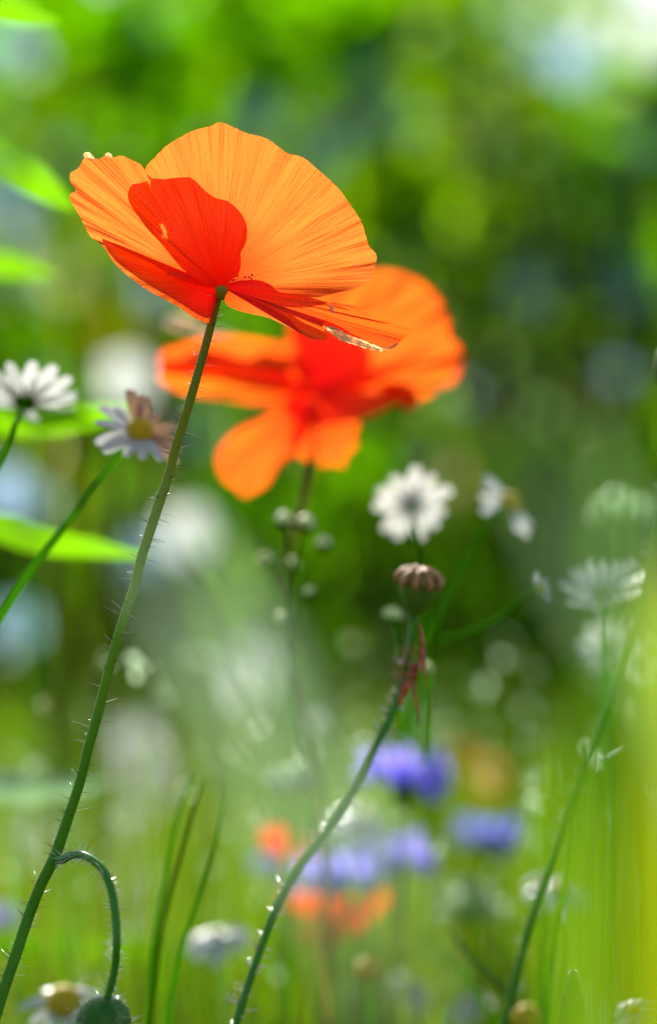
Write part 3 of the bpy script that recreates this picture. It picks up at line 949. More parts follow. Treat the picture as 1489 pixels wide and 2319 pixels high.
pF = [(503, 652, 0), (540, 640, 2), (580, 642, 3), (620, 655, 4), (660, 672, 5), (720, 690, 6), (760, 705, 7), (740, 742, 7), (690, 752, 7), (650, 738, 7), (605, 718, 6), (560, 708, 5), (520, 694, 3), (505, 672, 1)]  # hidden upper part enlarged to pass sunlight onto the right petal
build('petal', fan(pF, BASE, 0, D0, bulge=.05, seed=6, nu=6, nv=24, ruffle=.0006, jag=.6), 'poppy', big, label='lower back petal edge showing between stem and right petal')
# rolled lip along the upper edge of the right petal
lip = [(750, 686, D0 - .003, 1), (800, 696, D0 - .0034, 4), (850, 711, D0 - .0036, 7), (900, 729, D0 - .0038, 8), (937, 743, D0 - .004, 6)]
build('rolled_edge', strip(lip, 6, fold=.5, tiltx=.5, wave=.3, seed=2), 'poppy_far', pe)


def crumple(pts, D, seed, amp=.0006, mat='torn', nm='torn_glare', par=None, w=10):
    """A crinkled papery shred along a pixel line."""
    sm = crom(pts, 9)
    V, F, U = [], [], []
    sec = 7
    for i, (x, y, hw) in enumerate(sm):
        a, b = sm[max(i - 1, 0)], sm[min(i + 1, len(sm) - 1)]
        tx, ty = b[0] - a[0], b[1] - a[1]
        l = math.hypot(tx, ty) or 1
        for k in range(sec):
            c = -1 + 2 * k / (sec - 1)
            j = 1 + .35 * noise.noise(Vector((i * .35, c * 2, seed)))
            V.append(P(x - ty / l * hw * c * j, y + tx / l * hw * c * j, D + amp * 2.5 * noise.noise(Vector((i * .9, k * 1.7, seed + 3)))))
            U.append((k / sec, i / len(sm)))
    for i in range(len(sm) - 1):
        for k in range(sec - 1):
            a = i * sec + k
            F.append((a, a + 1, a + sec + 1, a + sec))
    return build(nm, (V, F, U, None), mat, par)


crumple([(734, 732, 3), (750, 743, 9), (776, 760, 11), (805, 772, 8), (838, 784, 7), (868, 793, 3)], D0 - .0042, 1, par=pe)  # pale shreds along the torn rim, its glare painted as colour
crumple([(744, 740, 2), (765, 750, 6), (795, 768, 7), (830, 782, 5), (860, 792, 3)], D0 - .0052, 2, par=pe)
crumple([(748, 690, 3), (752, 700, 6), (758, 710, 3)], D0 - .0048, 3, par=pe)
crumple([(872, 790, 2), (886, 787, 3), (902, 777, 2)], D0 - .0052, 4, par=pe)
pbo = [o for o in big.children if o.get('label', '').startswith('orange petal spreading')][0]
crumple([(190, 352, 4), (198, 351, 7), (208, 357, 5), (214, 361, 2)], D0 + .002, 5, par=pbo)  # crumpled rim, glare painted pale
crumple([(238, 350, 2), (246, 350, 5), (254, 356, 2)], D0 + .004, 6, par=pbo)
# dark receptacle and the few stamens that show
build('receptacle', lathe([(-.0022, .0009), (-.001, .0012), (0, .0016), (.0006, .0014), (.001, .0006)], P(502, 656, D0 - .0012), Vector((.12, 0, 1)), 16), 'stem_top', big)
st = []
for k in range(24):
    a = rh.uniform(-1, 1)
    p0 = P(506, 648, D0 + .001)
    p1 = P(530 + rh.uniform(-25, 55) if k % 3 else 410 + rh.uniform(-30, 40), (632 if k % 3 else 630) + rh.uniform(-12, 10), D0 - .002 + rh.uniform(-.002, .005))
    st.append(tube([p0, p0.lerp(p1, .5) + Vector((0, 0, .0004)), p1], [.00005, .00005, .00005], 4))
    st.append(lathe([(-.0004, .00005), (-.0002, .00022), (.0002, .00022), (.0004, .00005)], p1, Vector((rh.gauss(0, 1), rh.gauss(0, 1), rh.gauss(0, 1))), 6))
build('stamens', join(st), 'stamen', big, kind='stuff')

# drooping bud on the same stem
b_pts = [(122, 1945, D0, 10), (140, 1948, D0 - .002, 10), (160, 1938, D0 - .004, 9), (185, 1936, D0 - .007, 9), (210, 1948, D0 - .01, 9.5), (234, 1972, D0 - .013, 9.5), (250, 2010, D0 - .016, 9.5),
         (260, 2060, D0 - .018, 9.5), (264, 2120, D0 - .02, 9.5), (262, 2180, D0 - .02, 9), (252, 2232, D0 - .02, 9), (243, 2262, D0 - .02, 9)]
bp_, br_ = stem_path(b_pts, 6, ground=False)
st2 = build('bud_stalk', tube(bp_, br_, 12), 'stem_deep', big)
build('hair', hairs(bp_, br_, 260, .0021, .00007, rh, zmin=0, curl=.4), 'hair_pale', st2, kind='stuff')
bo = P(241, 2262, D0 - .02)
prof = [(-.0002, .0012), (.0004, .0034), (.0018, .0050), (.004, .0058), (.007, .0062), (.010, .0059), (.013, .0046), (.0155, .0026), (.017, .0005)]
bud = build('bud', lathe(prof, bo, Vector((-.12, 0, -1)), 24, lambda h, a: 1 + .08 * math.cos(2 * a) + .05 * noise.noise(Vector((a * 2, h * 400, 0)))), 'bud', big)
bl = [bo + Vector((-.12, 0, -1)).normalized() * h for h, r in prof]
build('hair', hairs(bl, [r * .98 for h, r in prof], 260, .0034, .00010, rh, zmin=0, lift=.4), 'hair_pale', bud, kind='stuff')

# ------------------------------------------------------------------ the blurred poppy behind it
D2 = 0.785
s2 = [(708, 905, D2 + .001, 7), (713, 960, D2 - .003, 7), (712, 1000, D2 - .006, 8), (708, 1055, D2 - .004, 8.5), (692, 1130, D2, 9), (668, 1200, D2, 9), (648, 1290, D2, 9), (640, 1400, D2, 8), (660, 1520, D2, 8), (690, 1650, D2, 8), (720, 1800, D2, 8), (735, 2000, D2, 8), (740, 2330, D2, 9)]
path, rad = stem_path(s2, 5)
p2 = thing('poppy', 'blurred orange poppy just behind, with two petals hanging down', 'poppy', path[-1], 'poppies in the meadow')
build('stem', tube(path, rad, 10), 'stem_top', p2)
B2 = (708, 890)


def pet2(pts, base, bul, seed, mat, label, D=D2, par=None, ruf=.0020):
    return build('petal', fan(pts, base, 0, D, bulge=bul, seed=seed, nu=6, nv=24, ruffle=ruf, jag=2), mat, par or p2, label=label)


pet2([(700, 885, 0), (668, 840, 1), (655, 780, 3), (655, 730, 5), (690, 690, 6), (740, 655, 7), (800, 628, 7), (850, 612, 7), (900, 616, 6), (945, 632, 6), (985, 665, 5), (1008, 705, 5), (1018, 745, 4), (1012, 775, 4), (975, 800, 3),
      (930, 822, 2), (880, 850, 1), (830, 880, 0), (780, 895, 0), (720, 895, 0)], B2, .10, 11, 'poppy_far', 'large upright petal at the back right')
pet2([(715, 890, 2), (800, 830, 10), (880, 780, 14), (940, 764, 15), (985, 760, 15), (1020, 770, 15), (1038, 782, 14), (1048, 812, 13), (1042, 840, 12), (1026, 868, 11), (990, 884, 9), (960, 904, 8), (900, 915, 6), (840, 922, 4), (780, 925, 2), (735, 910, 0)],
     B2, .08, 12, 'poppy_far', 'petal curling out to the right')
pet2([(700, 890, 0), (660, 850, -1), (600, 822, -2), (520, 800, -3), (440, 785, -4), (385, 788, -5), (362, 800, -6), (372, 820, -7), (360, 838, -8), (362, 862, -8), (400, 885, -9), (450, 898, -9), (510, 905, -8), (580, 915, -6), (640, 912, -3), (690, 900, -1)],
     B2, -.08, 13, 'poppy_red', 'petal held out flat to the left')
pet2([(700, 880, -2), (640, 868, -6), (560, 855, -9), (480, 846, -11), (400, 840, -12), (362, 836, -12), (366, 800, -11), (395, 784, -9), (450, 768, -7), (520, 760, -6), (600, 770, -5), (660, 785, -3), (700, 830, -1)], B2, .05, 14, 'poppy_far', 'orange upper side of the left petal')
pet2([(650, 740, 2), (690, 730, 4), (760, 740, 4), (830, 780, 2), (840, 830, 0), (790, 870, -1), (720, 890, -1), (680, 860, 0), (655, 800, 1)], (715, 880), .06, 23, 'poppy_far', 'inner upright petal fold')
pet2([(640, 825, 6), (560, 795, 8), (480, 768, 9), (420, 752, 10), (385, 740, 10), (370, 726, 11), (388, 714, 12), (430, 720, 12), (490, 742, 12), (560, 768, 11), (650, 790, 9)], (640, 820), .03, 15, 'torn', 'petal tip at the back left with a painted pale highlight')  # pale material paints the highlight on this lobe
pet2([(700, 900, 0), (650, 905, -1), (622, 922, -3), (590, 948, -4), (545, 968, -5), (512, 998, -5), (492, 1030, -4), (494, 1066, -4), (512, 1094, -5), (528, 1102, -5), (552, 1124, -5), (580, 1112, -4), (606, 1096, -4), (632, 1052, -5), (668, 1022, -4), (700, 975, -2), (704, 930, -1)],
     (704, 905), -.10, 16, 'poppy_far', 'petal hanging down on the left', ruf=.0008)
pet2([(705, 900, 0), (748, 925, 0), (785, 938, 1), (812, 962, 2), (800, 988, 3), (808, 1008, 3), (786, 1030, 3), (778, 1056, 3), (752, 1050, 3), (728, 1056, 2), (718, 1030, 1), (690, 1042, 0), (668, 1018, 0), (652, 985, 0), (668, 940, 0)], (704, 905), -.08, 17, 'poppy_far', 'short petal hanging down on the right', ruf=.0008)
pet2([(655, 885, 0), (640, 905, -2), (650, 935, -4), (680, 960, -5), (720, 965, -6), (770, 958, -8), (820, 950, -9), (870, 930, -9), (900, 905, -8), (860, 890, -5), (780, 885, -2), (710, 880, 0)], (708, 885), -.05, 21, 'poppy_far', 'short skirt below the centre')
pet2([(855, 880, -13), (870, 866, -15), (900, 864, -15), (932, 875, -15), (948, 900, -14), (944, 922, -13), (920, 926, -13), (885, 905, -13)], (860, 885), -.05, 18, 'poppy_far', 'small turned up tip at the lower right')
pet2([(640, 830, 5), (660, 790, 4), (640, 778, 4), (600, 772, 4), (565, 776, 4), (560, 786, 4), (600, 800, 4)], (640, 830), .02, 19, 'torn', 'painted pale glint on the fold above the left petal')  # extra pale sheet painting a glint
build('receptacle', lathe([(-.004, .0010), (-.002, .0014), (0, .0018), (.0010, .0014), (.0014, .0006)], P(707, 912, D2 + .001), Vector((0, 0, 1)), 14), 'stem_top', p2)

# far poppies low down among the cornflowers
for (cx, cy, D, sc, lab, pts) in [
    (735, 2075, .90, 1.0, 'red and orange poppy low down under the purple cornflower', [[(-20, 10), (-100, -20), (-85, -60), (-30, -75), (40, -80), (60, -30)], [(-10, 20), (60, -10), (130, -60), (140, -30), (90, 20), (30, 50)], [(0, 10), (-60, 25), (-55, 60), (0, 75), (45, 60), (40, 15)]]),
    (640, 1925, .95, .9, 'small orange poppy left of the lowest cornflower, below the pale leaf', [[(0, 20), (-50, 0), (-55, -45), (-20, -60), (25, -40), (30, 0)], [(0, 15), (40, -20), (80, -10), (70, 40), (20, 50)]]),
]:
    q = [(cx, cy, D, 6), (cx + 5, cy + 90, D, 6), (cx - 8, cy + 240, D, 6)]
    path, rad = stem_path(q, 4)
    t = thing('poppy', lab, 'poppy', path[-1], 'poppies in the meadow')
    build('stem', tube(path, rad, 7), 'stem', t)
    for k, ol in enumerate(pts):
        o3 = [(cx, cy, 0)] + [(cx + a * sc, cy + b * sc, (-8, 8, -4)[k % 3]) for a, b in ol] + [(cx, cy, 0)]
        build('petal', fan(o3, (cx, cy), 0, D, bulge=.1, seed=30 + k, nu=5, nv=10, ruffle=.001, jag=1), 'poppy_far' if k == 1 else 'poppy_tip', t)

# ------------------------------------------------------------------ ripe seed pod
DP = 0.668
sp = [(936, 1392, DP, 9), (932, 1440, DP, 9), (918, 1520, DP, 9), (890, 1610, DP - .002, 9.5), (850, 1692, DP - .004, 10), (800, 1792, DP - .006, 10), (742, 1880, DP - .01, 10), (680, 1962, DP - .012, 11),
      (634, 2042, DP - .014, 10), (600, 2122, DP - .016, 9.5), (566, 2220, DP - .018, 9.5), (534, 2319, DP - .02, 10), (510, 2400, DP - .02, 10)]
path, rad = stem_path(sp, 6)
pod = thing('poppy_seed_head', 'ripe green seed pod with brown scalloped cap on a dark bristly stem', 'seed pod', path[-1])
build('stem', tube(path, rad, 12), 'stem_deep', pod)
vis = [(p, r) for p, r in zip(path, rad) if p.z > .3]
rp = random.Random(8)
build('hair', hairs([p for p, _ in vis[8:]], [r for _, r in vis[8:]], 230, .0033, .00020, rp, zmin=.3, curl=.3), 'hair_pink', pod, kind='stuff')
k1 = K * DP
bc = P(936, 1400, DP)
ax = Vector((.16, -.18, 1)).normalized()
body = build('capsule', lathe([(0, 9 * k1), (6 * k1, 13 * k1), (22 * k1, 24 * k1), (42 * k1, 34 * k1), (62 * k1, 43 * k1), (84 * k1, 46 * k1), (98 * k1, 42 * k1)], bc, ax, 28,
                           lambda h, a: 1 + .03 * math.cos(10 * a)), 'pod', pod)
# scalloped stigma disc: skirt with ten lobes, ten raised rays
capo = bc + ax * 88 * k1
build('cap', lathe([(-10 * k1, 47 * k1), (-4 * k1, 51 * k1), (6 * k1, 51 * k1), (16 * k1, 43 * k1), (24 * k1, 26 * k1), (27 * k1, 8 * k1)], capo, ax, 60,
                   lambda h, a: (1 + .07 * math.cos(10 * a) * (1 if h < 20 * k1 else .4))), 'pod_pore', pod)
a1 = ax.orthogonal().normalized()
b1 = ax.cross(a1)
for k in range(10):
    a = 2 * math.pi * k / 10
    u = a1 * math.cos(a) + b1 * math.sin(a)
    ray = [capo + ax * 29 * k1, capo + ax * 26 * k1 + u * 26 * k1, capo + ax * 17 * k1 + u * 44 * k1, capo + ax * 4 * k1 + u * 54 * k1, capo - ax * 12 * k1 + u * 51 * k1]
    build('stigma_ray', tube(ray, [2.5 * k1, 4.5 * k1, 5.5 * k1, 6.5 * k1, 4.5 * k1], 7), 'pod_cap', pod)
build('collar', lathe([(-6 * k1, 9 * k1), (-2 * k1, 14 * k1), (2 * k1, 14 * k1), (5 * k1, 10 * k1)], bc, ax, 16), 'pod', pod)
wv = []
for (pts) in [[(950, 1412, 2), (956, 1440, 7), (958, 1480, 12), (962, 1520, 8), (966, 1560, 3)], [(938, 1500, 4), (925, 1545, 15), (912, 1575, 14), (905, 1600, 5)],
              [(940, 1560, 4), (944, 1590, 8), (950, 1625, 5), (948, 1640, 4)], [(955, 1480, 5), (945, 1515, 12), (938, 1550, 8), (942, 1590, 4)], [(905, 1460, 1), (898, 1520, 3), (890, 1560, 2), (880, 1600, 1)]]:
    wv.append(pts)
wth = build('withered_stamens', (join([tube([P(a, b, DP - .004 + .003 * noise.noise(Vector((a, b, 1)))) for a, b, c in crom(w, 6)],
            [max(c, 1) * k1 * .5 * (1 + .7 * noise.noise(Vector((a * .4, b * .4, 3)))) for a, b, c in crom(w, 6)], 6) for w in wv] +
            [tube([P(930 + rp.uniform(-25, 30), 1440 + rp.uniform(0, 170), DP - .003), P(930 + rp.uniform(-45, 35), 1450 + rp.uniform(0, 180), DP - .006)], [.0002, .0001], 4) for k in range(9)])),
            'withered', pod)

# ------------------------------------------------------------------ hairy stem on the right
DR = .69
rs = [(1500, 1090, DR, 8.0496), (1486, 1190, DR, 8.7204), (1464, 1320, DR, 9.3912), (1440, 1430, DR, 9.3912), (1402, 1550, DR, 9.3912), (1362, 1660, DR, 8.7204), (1325, 1745, DR, 8.7204), (1292, 1840, DR, 8.7204), (1264, 1930, DR, 8.7204), (1238, 2000, DR, 9.3912),
      (1208, 2080, DR, 9.3912), (1182, 2170, DR, 9.3912), (1158, 2260, DR, 9.3912), (1135, 2350, DR, 9.3912)]
path, rad = stem_path([(1530, 900, DR, 11)] + rs, 6)
hs = thing('poppy_plant', 'tall hairy green stem slanting down along the right edge', 'plant stem', path[-1])
build('stem', tube(path, rad, 12), 'stem_deep', hs)
vis = [(p, r) for p, r in zip(path, rad) if p.z > .3]
build('hair', hairs([p for p, _ in vis], [r for _, r in vis], 170, .0028, .00012, rp, curl=.4), 'hair_pale', hs, kind='stuff')
# its flower bud above the frame
tp = path[0]
build('bud', lathe([(0, .001), (.002, .004), (.006, .006), (.011, .0055), (.015, .003), (.017, .0006)], tp, Vector((.1, 0, 1)), 16), 'bud', hs)

# ------------------------------------------------------------------ chamomile daisies
DM = {}


def daisy_petal(kind, rr):
    V, F, U = [], [], []
    n, sec = 9, 5
    for i in range(n):
        u = i / (n - 1)
        hw = .155 * (math.sin(math.pi * min(u * .62 + .22, 1)) ** .8) * (1 if u < .93 else .72)
        for k in range(sec):
            c = -1 + 2 * k / (sec - 1)
            V.append(Vector((c * hw, u - (.04 if (u > .98 and k == 2) else 0), .05 * math.sin(u * 3) - kind * u * u + .03 * abs(c) * (1 + math.cos(c * 9)))))
            U.append((k / (sec - 1), u))
    for i in range(n - 1):
        for k in range(sec - 1):
            a = i * sec + k
            F.append((a, a + 1, a + sec + 1, a + sec))
    return V, F, U


for nm, kd in (('flat', .05), ('cup', -.35), ('droop', .45)):
    for mt in ('white', 'white_pink', 'marigold'):
        V, F, U = daisy_petal(kd, R)
        me = bpy.data.meshes.new('ray_petal_' + nm)
        me.from_pydata(V, [], F)
        ul = me.uv_layers.new(name='UVMap')
        fl = []
        for l in me.loops:
            fl.extend(U[l.vertex_index])
        ul.data.foreach_set('uv', fl)
        me.materials.append(M[mt])
        me.polygons.foreach_set('use_smooth', [True] * len(me.polygons))
        DM[(nm, mt)] = me

GD = 'chamomile daisies in the meadow'


def daisy(px, py, D, rpx, facing, label, form='flat', n=15, disc='yellow', discr=.26, stem=None, only=None, mat='white', pinks=(), group=GD, name='chamomile_flower', cat='daisy', seed=0, swr=4.5, lenv=.12, dome=.7, sect=None, psect=()):
    rr = random.Random(seed + int(px * 7 + py))
    c = P(px, py, D)
    r = rpx * K * D
    f = Vector(facing).normalized()
    sdef = [(px, py, D, swr)] + (stem[1:] if stem else [(px + 10, py + 150, D, swr), (px + 5, py + 400, D, swr)])
    sdef[0] = (px, py, D, swr)
    path, rad = stem_path(sdef, 5)
    path[0] = c - f * r * .12
    t = thing(name, label, cat, path[-1], group)
    base = WL[t.name]
    build('stem', tube(path, rad, 8), 'stem_pale', t)
    q = f.to_track_quat('Z', 'Y')
    dr = discr * r
    build('disc', lathe([(-.10 * r, dr * .35), (-.04 * r, dr * .8), (.02 * r, dr), (dr * dome * .5, dr * .88), (dr * dome * .85, dr * .55), (dr * dome, dr * .12)], c, f, 20,
                        lambda h, a: 1 + .05 * noise.noise(Vector((a * 5, h * 3000, 1)))), disc, t)
    build('sepal_cup', lathe([(-.16 * r, dr * .25), (-.13 * r, dr * .7), (-.06 * r, dr * .95), (-.02 * r, dr * .9)], c, f, 14), 'leaf_green', t)
    for k in (only if only is not None else range(n)):
        a = 2 * math.pi * k / n + rr.uniform(-.08, .08)
        m = 'white_pink' if k in pinks else mat
        dv = q.to_matrix() @ Matrix.Rotation(a, 3, 'Z') @ Vector((0, 1, 0))
        an = math.degrees(math.atan2(dv.z, dv.x)) % 360
        if sect and not any(lo <= an <= hi for lo, hi in sect):
            continue
        if any(lo <= an <= hi or lo <= an - 360 <= hi for lo, hi in psect):
            m = 'white_pink'
        o = mobj('petal', DM[(form, m)], t, label=('withered brownish petal' if m == 'white_pink' else None))
        rot = q.to_matrix() @ Matrix.Rotation(a, 3, 'Z') @ Matrix.Rotation(rr.uniform(-.16, .16), 3, 'X') @ Matrix.Rotation(rr.uniform(-.25, .25), 3, 'Y')
        L = (r - dr * .8) * (1 + rr.uniform(-lenv, lenv))
        o.matrix_local = Matrix.Translation(c - base + rot @ Vector((0, dr * .75, 0))) @ rot.to_4x4() @ Matrix.Scale(L, 4)
        o.scale = (L * 1.25, L, L)
    return t


daisy(57, 908, .70, 122, (.12, .42, .85), 'white daisy at the left edge seen from below, petals raised', form='cup', n=15, disc='disc_green', discr=.22,
      stem=[(0, 0, 0, 0), (35, 960, .672, 7), (15, 1020, .672, 8), (-30, 1110, .672, 9), (-90, 1230, .672, 9)], seed=1)
daisy(316, 978, .672, 108, (.30, -.62, .62), 'tattered daisy with brownish petals directly left of the sharp stem', form='flat', n=15, disc='yellow', discr=.30, dome=1.1,
      stem=[(0, 0, 0, 0), (262, 1040, .667, 7), (205, 1110, .667, 8), (140, 1200, .667, 9), (70, 1290, .667, 10), (0, 1400, .667, 10), (-60, 1500, .667, 10)], psect=((-40, 112),), seed=2, lenv=.28)
daisy(932, 1142, .765, 90, (-.1, .8, .35), 'white daisy seen from behind, right above the seed pod', form='flat', n=11, disc='disc_green', discr=.08,
      stem=[(0, 0, 0, 0), (945, 1215, .705, 5), (955, 1262, .705, 5), (965, 1380, .80, 5), (960, 1600, .95, 5), (950, 1900, 1.2, 5)], seed=3)
daisy(1155, 1142, .75, 84, (.50, -.62, .45), 'half open white daisy with orange yellow heart, seen from the side', form='flat', n=15, disc='yellow', discr=.34, dome=1.0, sect=((110, 215), (275, 325)),
      stem=[(0, 0, 0, 0), (1108, 1178, .70, 8), (1070, 1250, .70, 9), (1020, 1340, .70, 10), (985, 1430, .70, 10), (955, 1560, .85, 10), (920, 1750, 1.1, 10)], seed=4)
daisy(1222, 1335, .69, 42, (.6, -.3, .3), 'small half closed pale daisy on a curved stalk right of the seed pod', form='cup', n=11, disc='disc_green', discr=.45,
      stem=[(0, 0, 0, 0), (1185, 1352, .69, 9), (1130, 1400, .69, 11), (1070, 1430, .69, 12), (1010, 1445, .69, 12), (960, 1475, .75, 12), (925, 1600, .9, 11), (900, 1800, 1.15, 10)], seed=5)
daisy(1370, 1345, .75, 100, (-.1, -.45, .9), 'veiled pale daisy left of the tall hairy stem', form='cup', n=16, disc='disc_green', discr=.2, stem=[(0, 0, 0, 0), (1375, 1450, .74, 5), (1370, 1700, .9, 5)], seed=6)
daisy(1390, 1470, .84, 70, (-.3, -.6, .4), 'blurred white daisy below the veiled one, left of the hairy stem', form='cup', n=14, disc='disc_green', discr=.22, seed=7)
daisy(1470, 1500, .84, 62, (.3, -.6, .3), 'pale daisy cut by the right edge, touching the hairy stem', form='flat', n=14, disc='disc_green', discr=.22, seed=8)
daisy(820, 1862, .90, 85, (.2, -.35, .9), 'creamy white daisy between the two right cornflowers', form='droop', n=14, disc='disc_green', discr=.25, seed=9)
daisy(1280, 2015, .76, 78, (.1, -.35, .9), 'white daisy with ochre heart behind the lower hairy stem', form='droop', n=13, disc='yellow', discr=.3, seed=10)
daisy(1225, 2010, .80, 50, (-.3, -.35, .7), 'small white daisy just left of the lower hairy stem', form='flat', n=12, disc='yellow', discr=.3, seed=11)
daisy(490, 2118, .80, 82, (-.1, -.3, .9), 'white daisy low down between the grass stalks and the pod stem', form='droop', n=13, disc='disc_green', discr=.2, seed=12)
daisy(145, 2275, .72, 95, (.1, -.5, .7), 'white daisy with large yellow heart at the bottom left corner', form='droop', n=12, disc='yellow', discr=.45, dome=1.1, seed=13)
daisy(833, 2205, .76, 42, (0, -.4, .9), 'yellow daisy heart without petals low in the middle', form='droop', n=12, disc='yellow', discr=.8, only=(), dome=1.1, seed=14)
daisy(1195, 2312, .72, 48, (0, -.4, .9), 'yellow daisy heart at the bottom edge near the green bud', form='droop', n=12, disc='yellow', discr=.8, only=(6, 7), dome=1.0, seed=15)
daisy(935, 2240, .86, 62, (.3, -.4, .8), 'ragged white daisy at the bottom right of the petalless heart', form='droop', n=12, disc='disc_green', discr=.2, seed=16)
daisy(1062, 2290, .84, 60, (-.3, -.4, .8), 'grey white daisy on the bottom edge left of the hairy stem', form='flat', n=12, disc='disc_green', discr=.2, seed=17)
daisy(805, 2262, .95, 50, (.1, -.5, .5), 'small blurred white daisy under the petalless heart', form='flat', n=12, disc='disc_green', discr=.2, seed=18)
daisy(1340, 2295, .82, 60, (.2, -.4, .7), 'pale daisy at the bottom right beside the green bud', form='flat', n=12, disc='disc_green', discr=.25, seed=19)
daisy(1440, 2290, .66, 60, (-.2, -.4, .8), 'pale green white daisy in the bottom right corner', form='droop', n=12, disc='yellow', discr=.25, seed=20)
# large pale flowers far down left
for (px, py, D, rp_, fc, lab, s) in [
    (318, 1690, 1.6, 75, (.1, -.9, .3), 'big blurred white daisy left of centre, upper of a close pair', 21),
    (330, 1775, 1.5, 70, (.1, -.8, .4), 'big blurred white daisy left of centre, lower of a close pair', 22),
    (302, 1868, 1.25, 40, (0, -1, .2), 'small bright white daisy blurred to a disc beside the poppy stem', 23),
    (75, 1905, 1.4, 62, (.1, -.8, .3), 'blurred cream daisy left of the fork of the poppy stem', 24),
    (318, 2015, 1.3, 66, (.1, -.9, .2), 'blurred lilac white daisy right of the drooping bud stalk', 25),
    (560, 1510, 2.0, 60, (0, -1, .2), 'dim grey white daisy far behind the middle', 26),
    (715, 1635, 1.0, 20, (0, -1, .2), 'tiny pale daisy directly left of the pod stem', 27),
    (540, 2270, 1.2, 45, (0, -.9, .4), 'dim white daisy at the bottom beside the pod stem', 28),
    (720, 2100, 1.3, 40, (0, -.9, .4), 'dim white daisy under the red and orange poppy', 29),
    (1310, 2200, 1.5, 70, (0, -.9, .4), 'dim greyish daisy above the bud at the lower right', 30),
]:
    daisy(px, py, D, rp_, fc, lab, form='flat', n=13, disc='disc_green', discr=.2, seed=s)
daisy(1105, 1765, 1.5, 56, (.1, .8, .35), 'rusty orange daisy like flower above the dull blue cornflower', form='flat', n=11, disc='rust', discr=.25, mat='marigold', group=None, name='marigold', cat='marigold', seed=31)
daisy(1050, 1700, 1.1, 40, (-.2, -.6, .6), 'small faded orange flower above the violet cornflower', form='flat', n=14, disc='yellow', discr=.3, mat='marigold', group=None, name='marigold', cat='marigold', seed=32)

# chamomile buds on branching stalks
GB = 'round chamomile buds in the middle'
for (px, py, D, r, lab, stem) in [
    (645, 1178, .73, 24, 'round pale bud left of the blurred poppy stem', [(652, 1230, .73, 4), (650, 1330, .73, 4), (655, 1500, .73, 5)]),
    (694, 1185, .73, 24, 'round pale bud right of the blurred poppy stem', [(680, 1240, .73, 4), (660, 1330, .73, 4), (655, 1500, .73, 5)]),
    (732, 1230, .74, 21, 'greenish bud, rightmost of the upper cluster', [(705, 1275, .74, 4), (668, 1360, .74, 4), (655, 1500, .74, 5)]),
    (600, 1268, .74, 25, 'yellowish bud, leftmost of the cluster', [(625, 1315, .74, 4), (650, 1420, .74, 4), (655, 1500, .74, 5)]),
    (662, 1280, .76, 18, 'small ochre bud in the middle of the cluster', [(658, 1330, .76, 4), (655, 1500, .76, 5)]),
    (700, 1340, .73, 17, 'faint bud under the cluster on the right', [(680, 1400, .73, 4), (655, 1560, .73, 4)]),
    (638, 1402, .73, 20, 'lowest pale green bud of the cluster', [(650, 1460, .73, 4), (660, 1560, .73, 4)]),
    (890, 1392, .71, 26, 'oval pale blue bud touching the seed pod on its left', [(900, 1450, .71, 4), (905, 1600, .71, 4)]),
    (968, 1515, .71, 17, 'pale blue bud right of the withered stamens', [(975, 1560, .71, 4), (970, 1700, .71, 4)]),
]:
    sdef = [(px, py, D, 3.5)] + stem + [(stem[-1][0] + 10, 1800, D + .3, 5), (stem[-1][0] + 20, 2200, D + .45, 5)]
    path, rad = stem_path(sdef, 4)
    t = thing('chamomile_bud', lab, 'flower bud', path[-1], GB)
    rm = r * .88 * K * D
    f = Vector((R.uniform(-.5, .5), -.3, 1)).normalized()
    fl_ = R.uniform(.82, 1.2)
    c = P(px, py, D)
    build('stem', tube(path, rad, 6), 'stem_pale', t)
    build('bud_head', lathe([(-rm * .9, rm * .3), (-rm * .6, rm * .8), (0, rm), (rm * .45 * fl_, rm * .85), (rm * .8 * fl_, rm * .45), (rm * .9 * fl_, rm * .1)], c, f, 16, lambda h, a: 1 + .12 * noise.noise(Vector((a * 1.5, h * 900, px)))), 'bud_pale', t)
    build('sepal_cup', lathe([(-rm * .98, rm * .3), (-rm * .66, rm * .86), (-rm * .2, rm * 1.03), (-rm * .1, rm * 1.0)], c, f, 16), 'leaf_green', t)

# ------------------------------------------------------------------ cornflowers


def floret(c, d, L, rr):
    """Trumpet floret flaring into five pointed lobes."""
    d = d.normalized()
    a1 = d.orthogonal().normalized()
    b1 = d.cross(a1)
    V, F = [], []
    for i, (h, r) in enumerate([(0, .05), (.4, .07), (.65, .17)]):
        for k in range(10):
            a = 2 * math.pi * k / 10
            V.append(c + d * h * L + (a1 * math.cos(a) + b1 * math.sin(a)) * r * L)
    for k in range(10):
        a = 2 * math.pi * k / 10
        r, h = (.42, 1.02) if k % 2 == 0 else (.24, .78)
        V.append(c + d * h * L + (a1 * math.cos(a) + b1 * math.sin(a)) * r * L)
    for i in range(3):
        for k in range(10):
            F.append((i * 10 + k, i * 10 + (k + 1) % 10, (i + 1) * 10 + (k + 1) % 10, (i + 1) * 10 + k))
    return V, F, None, None


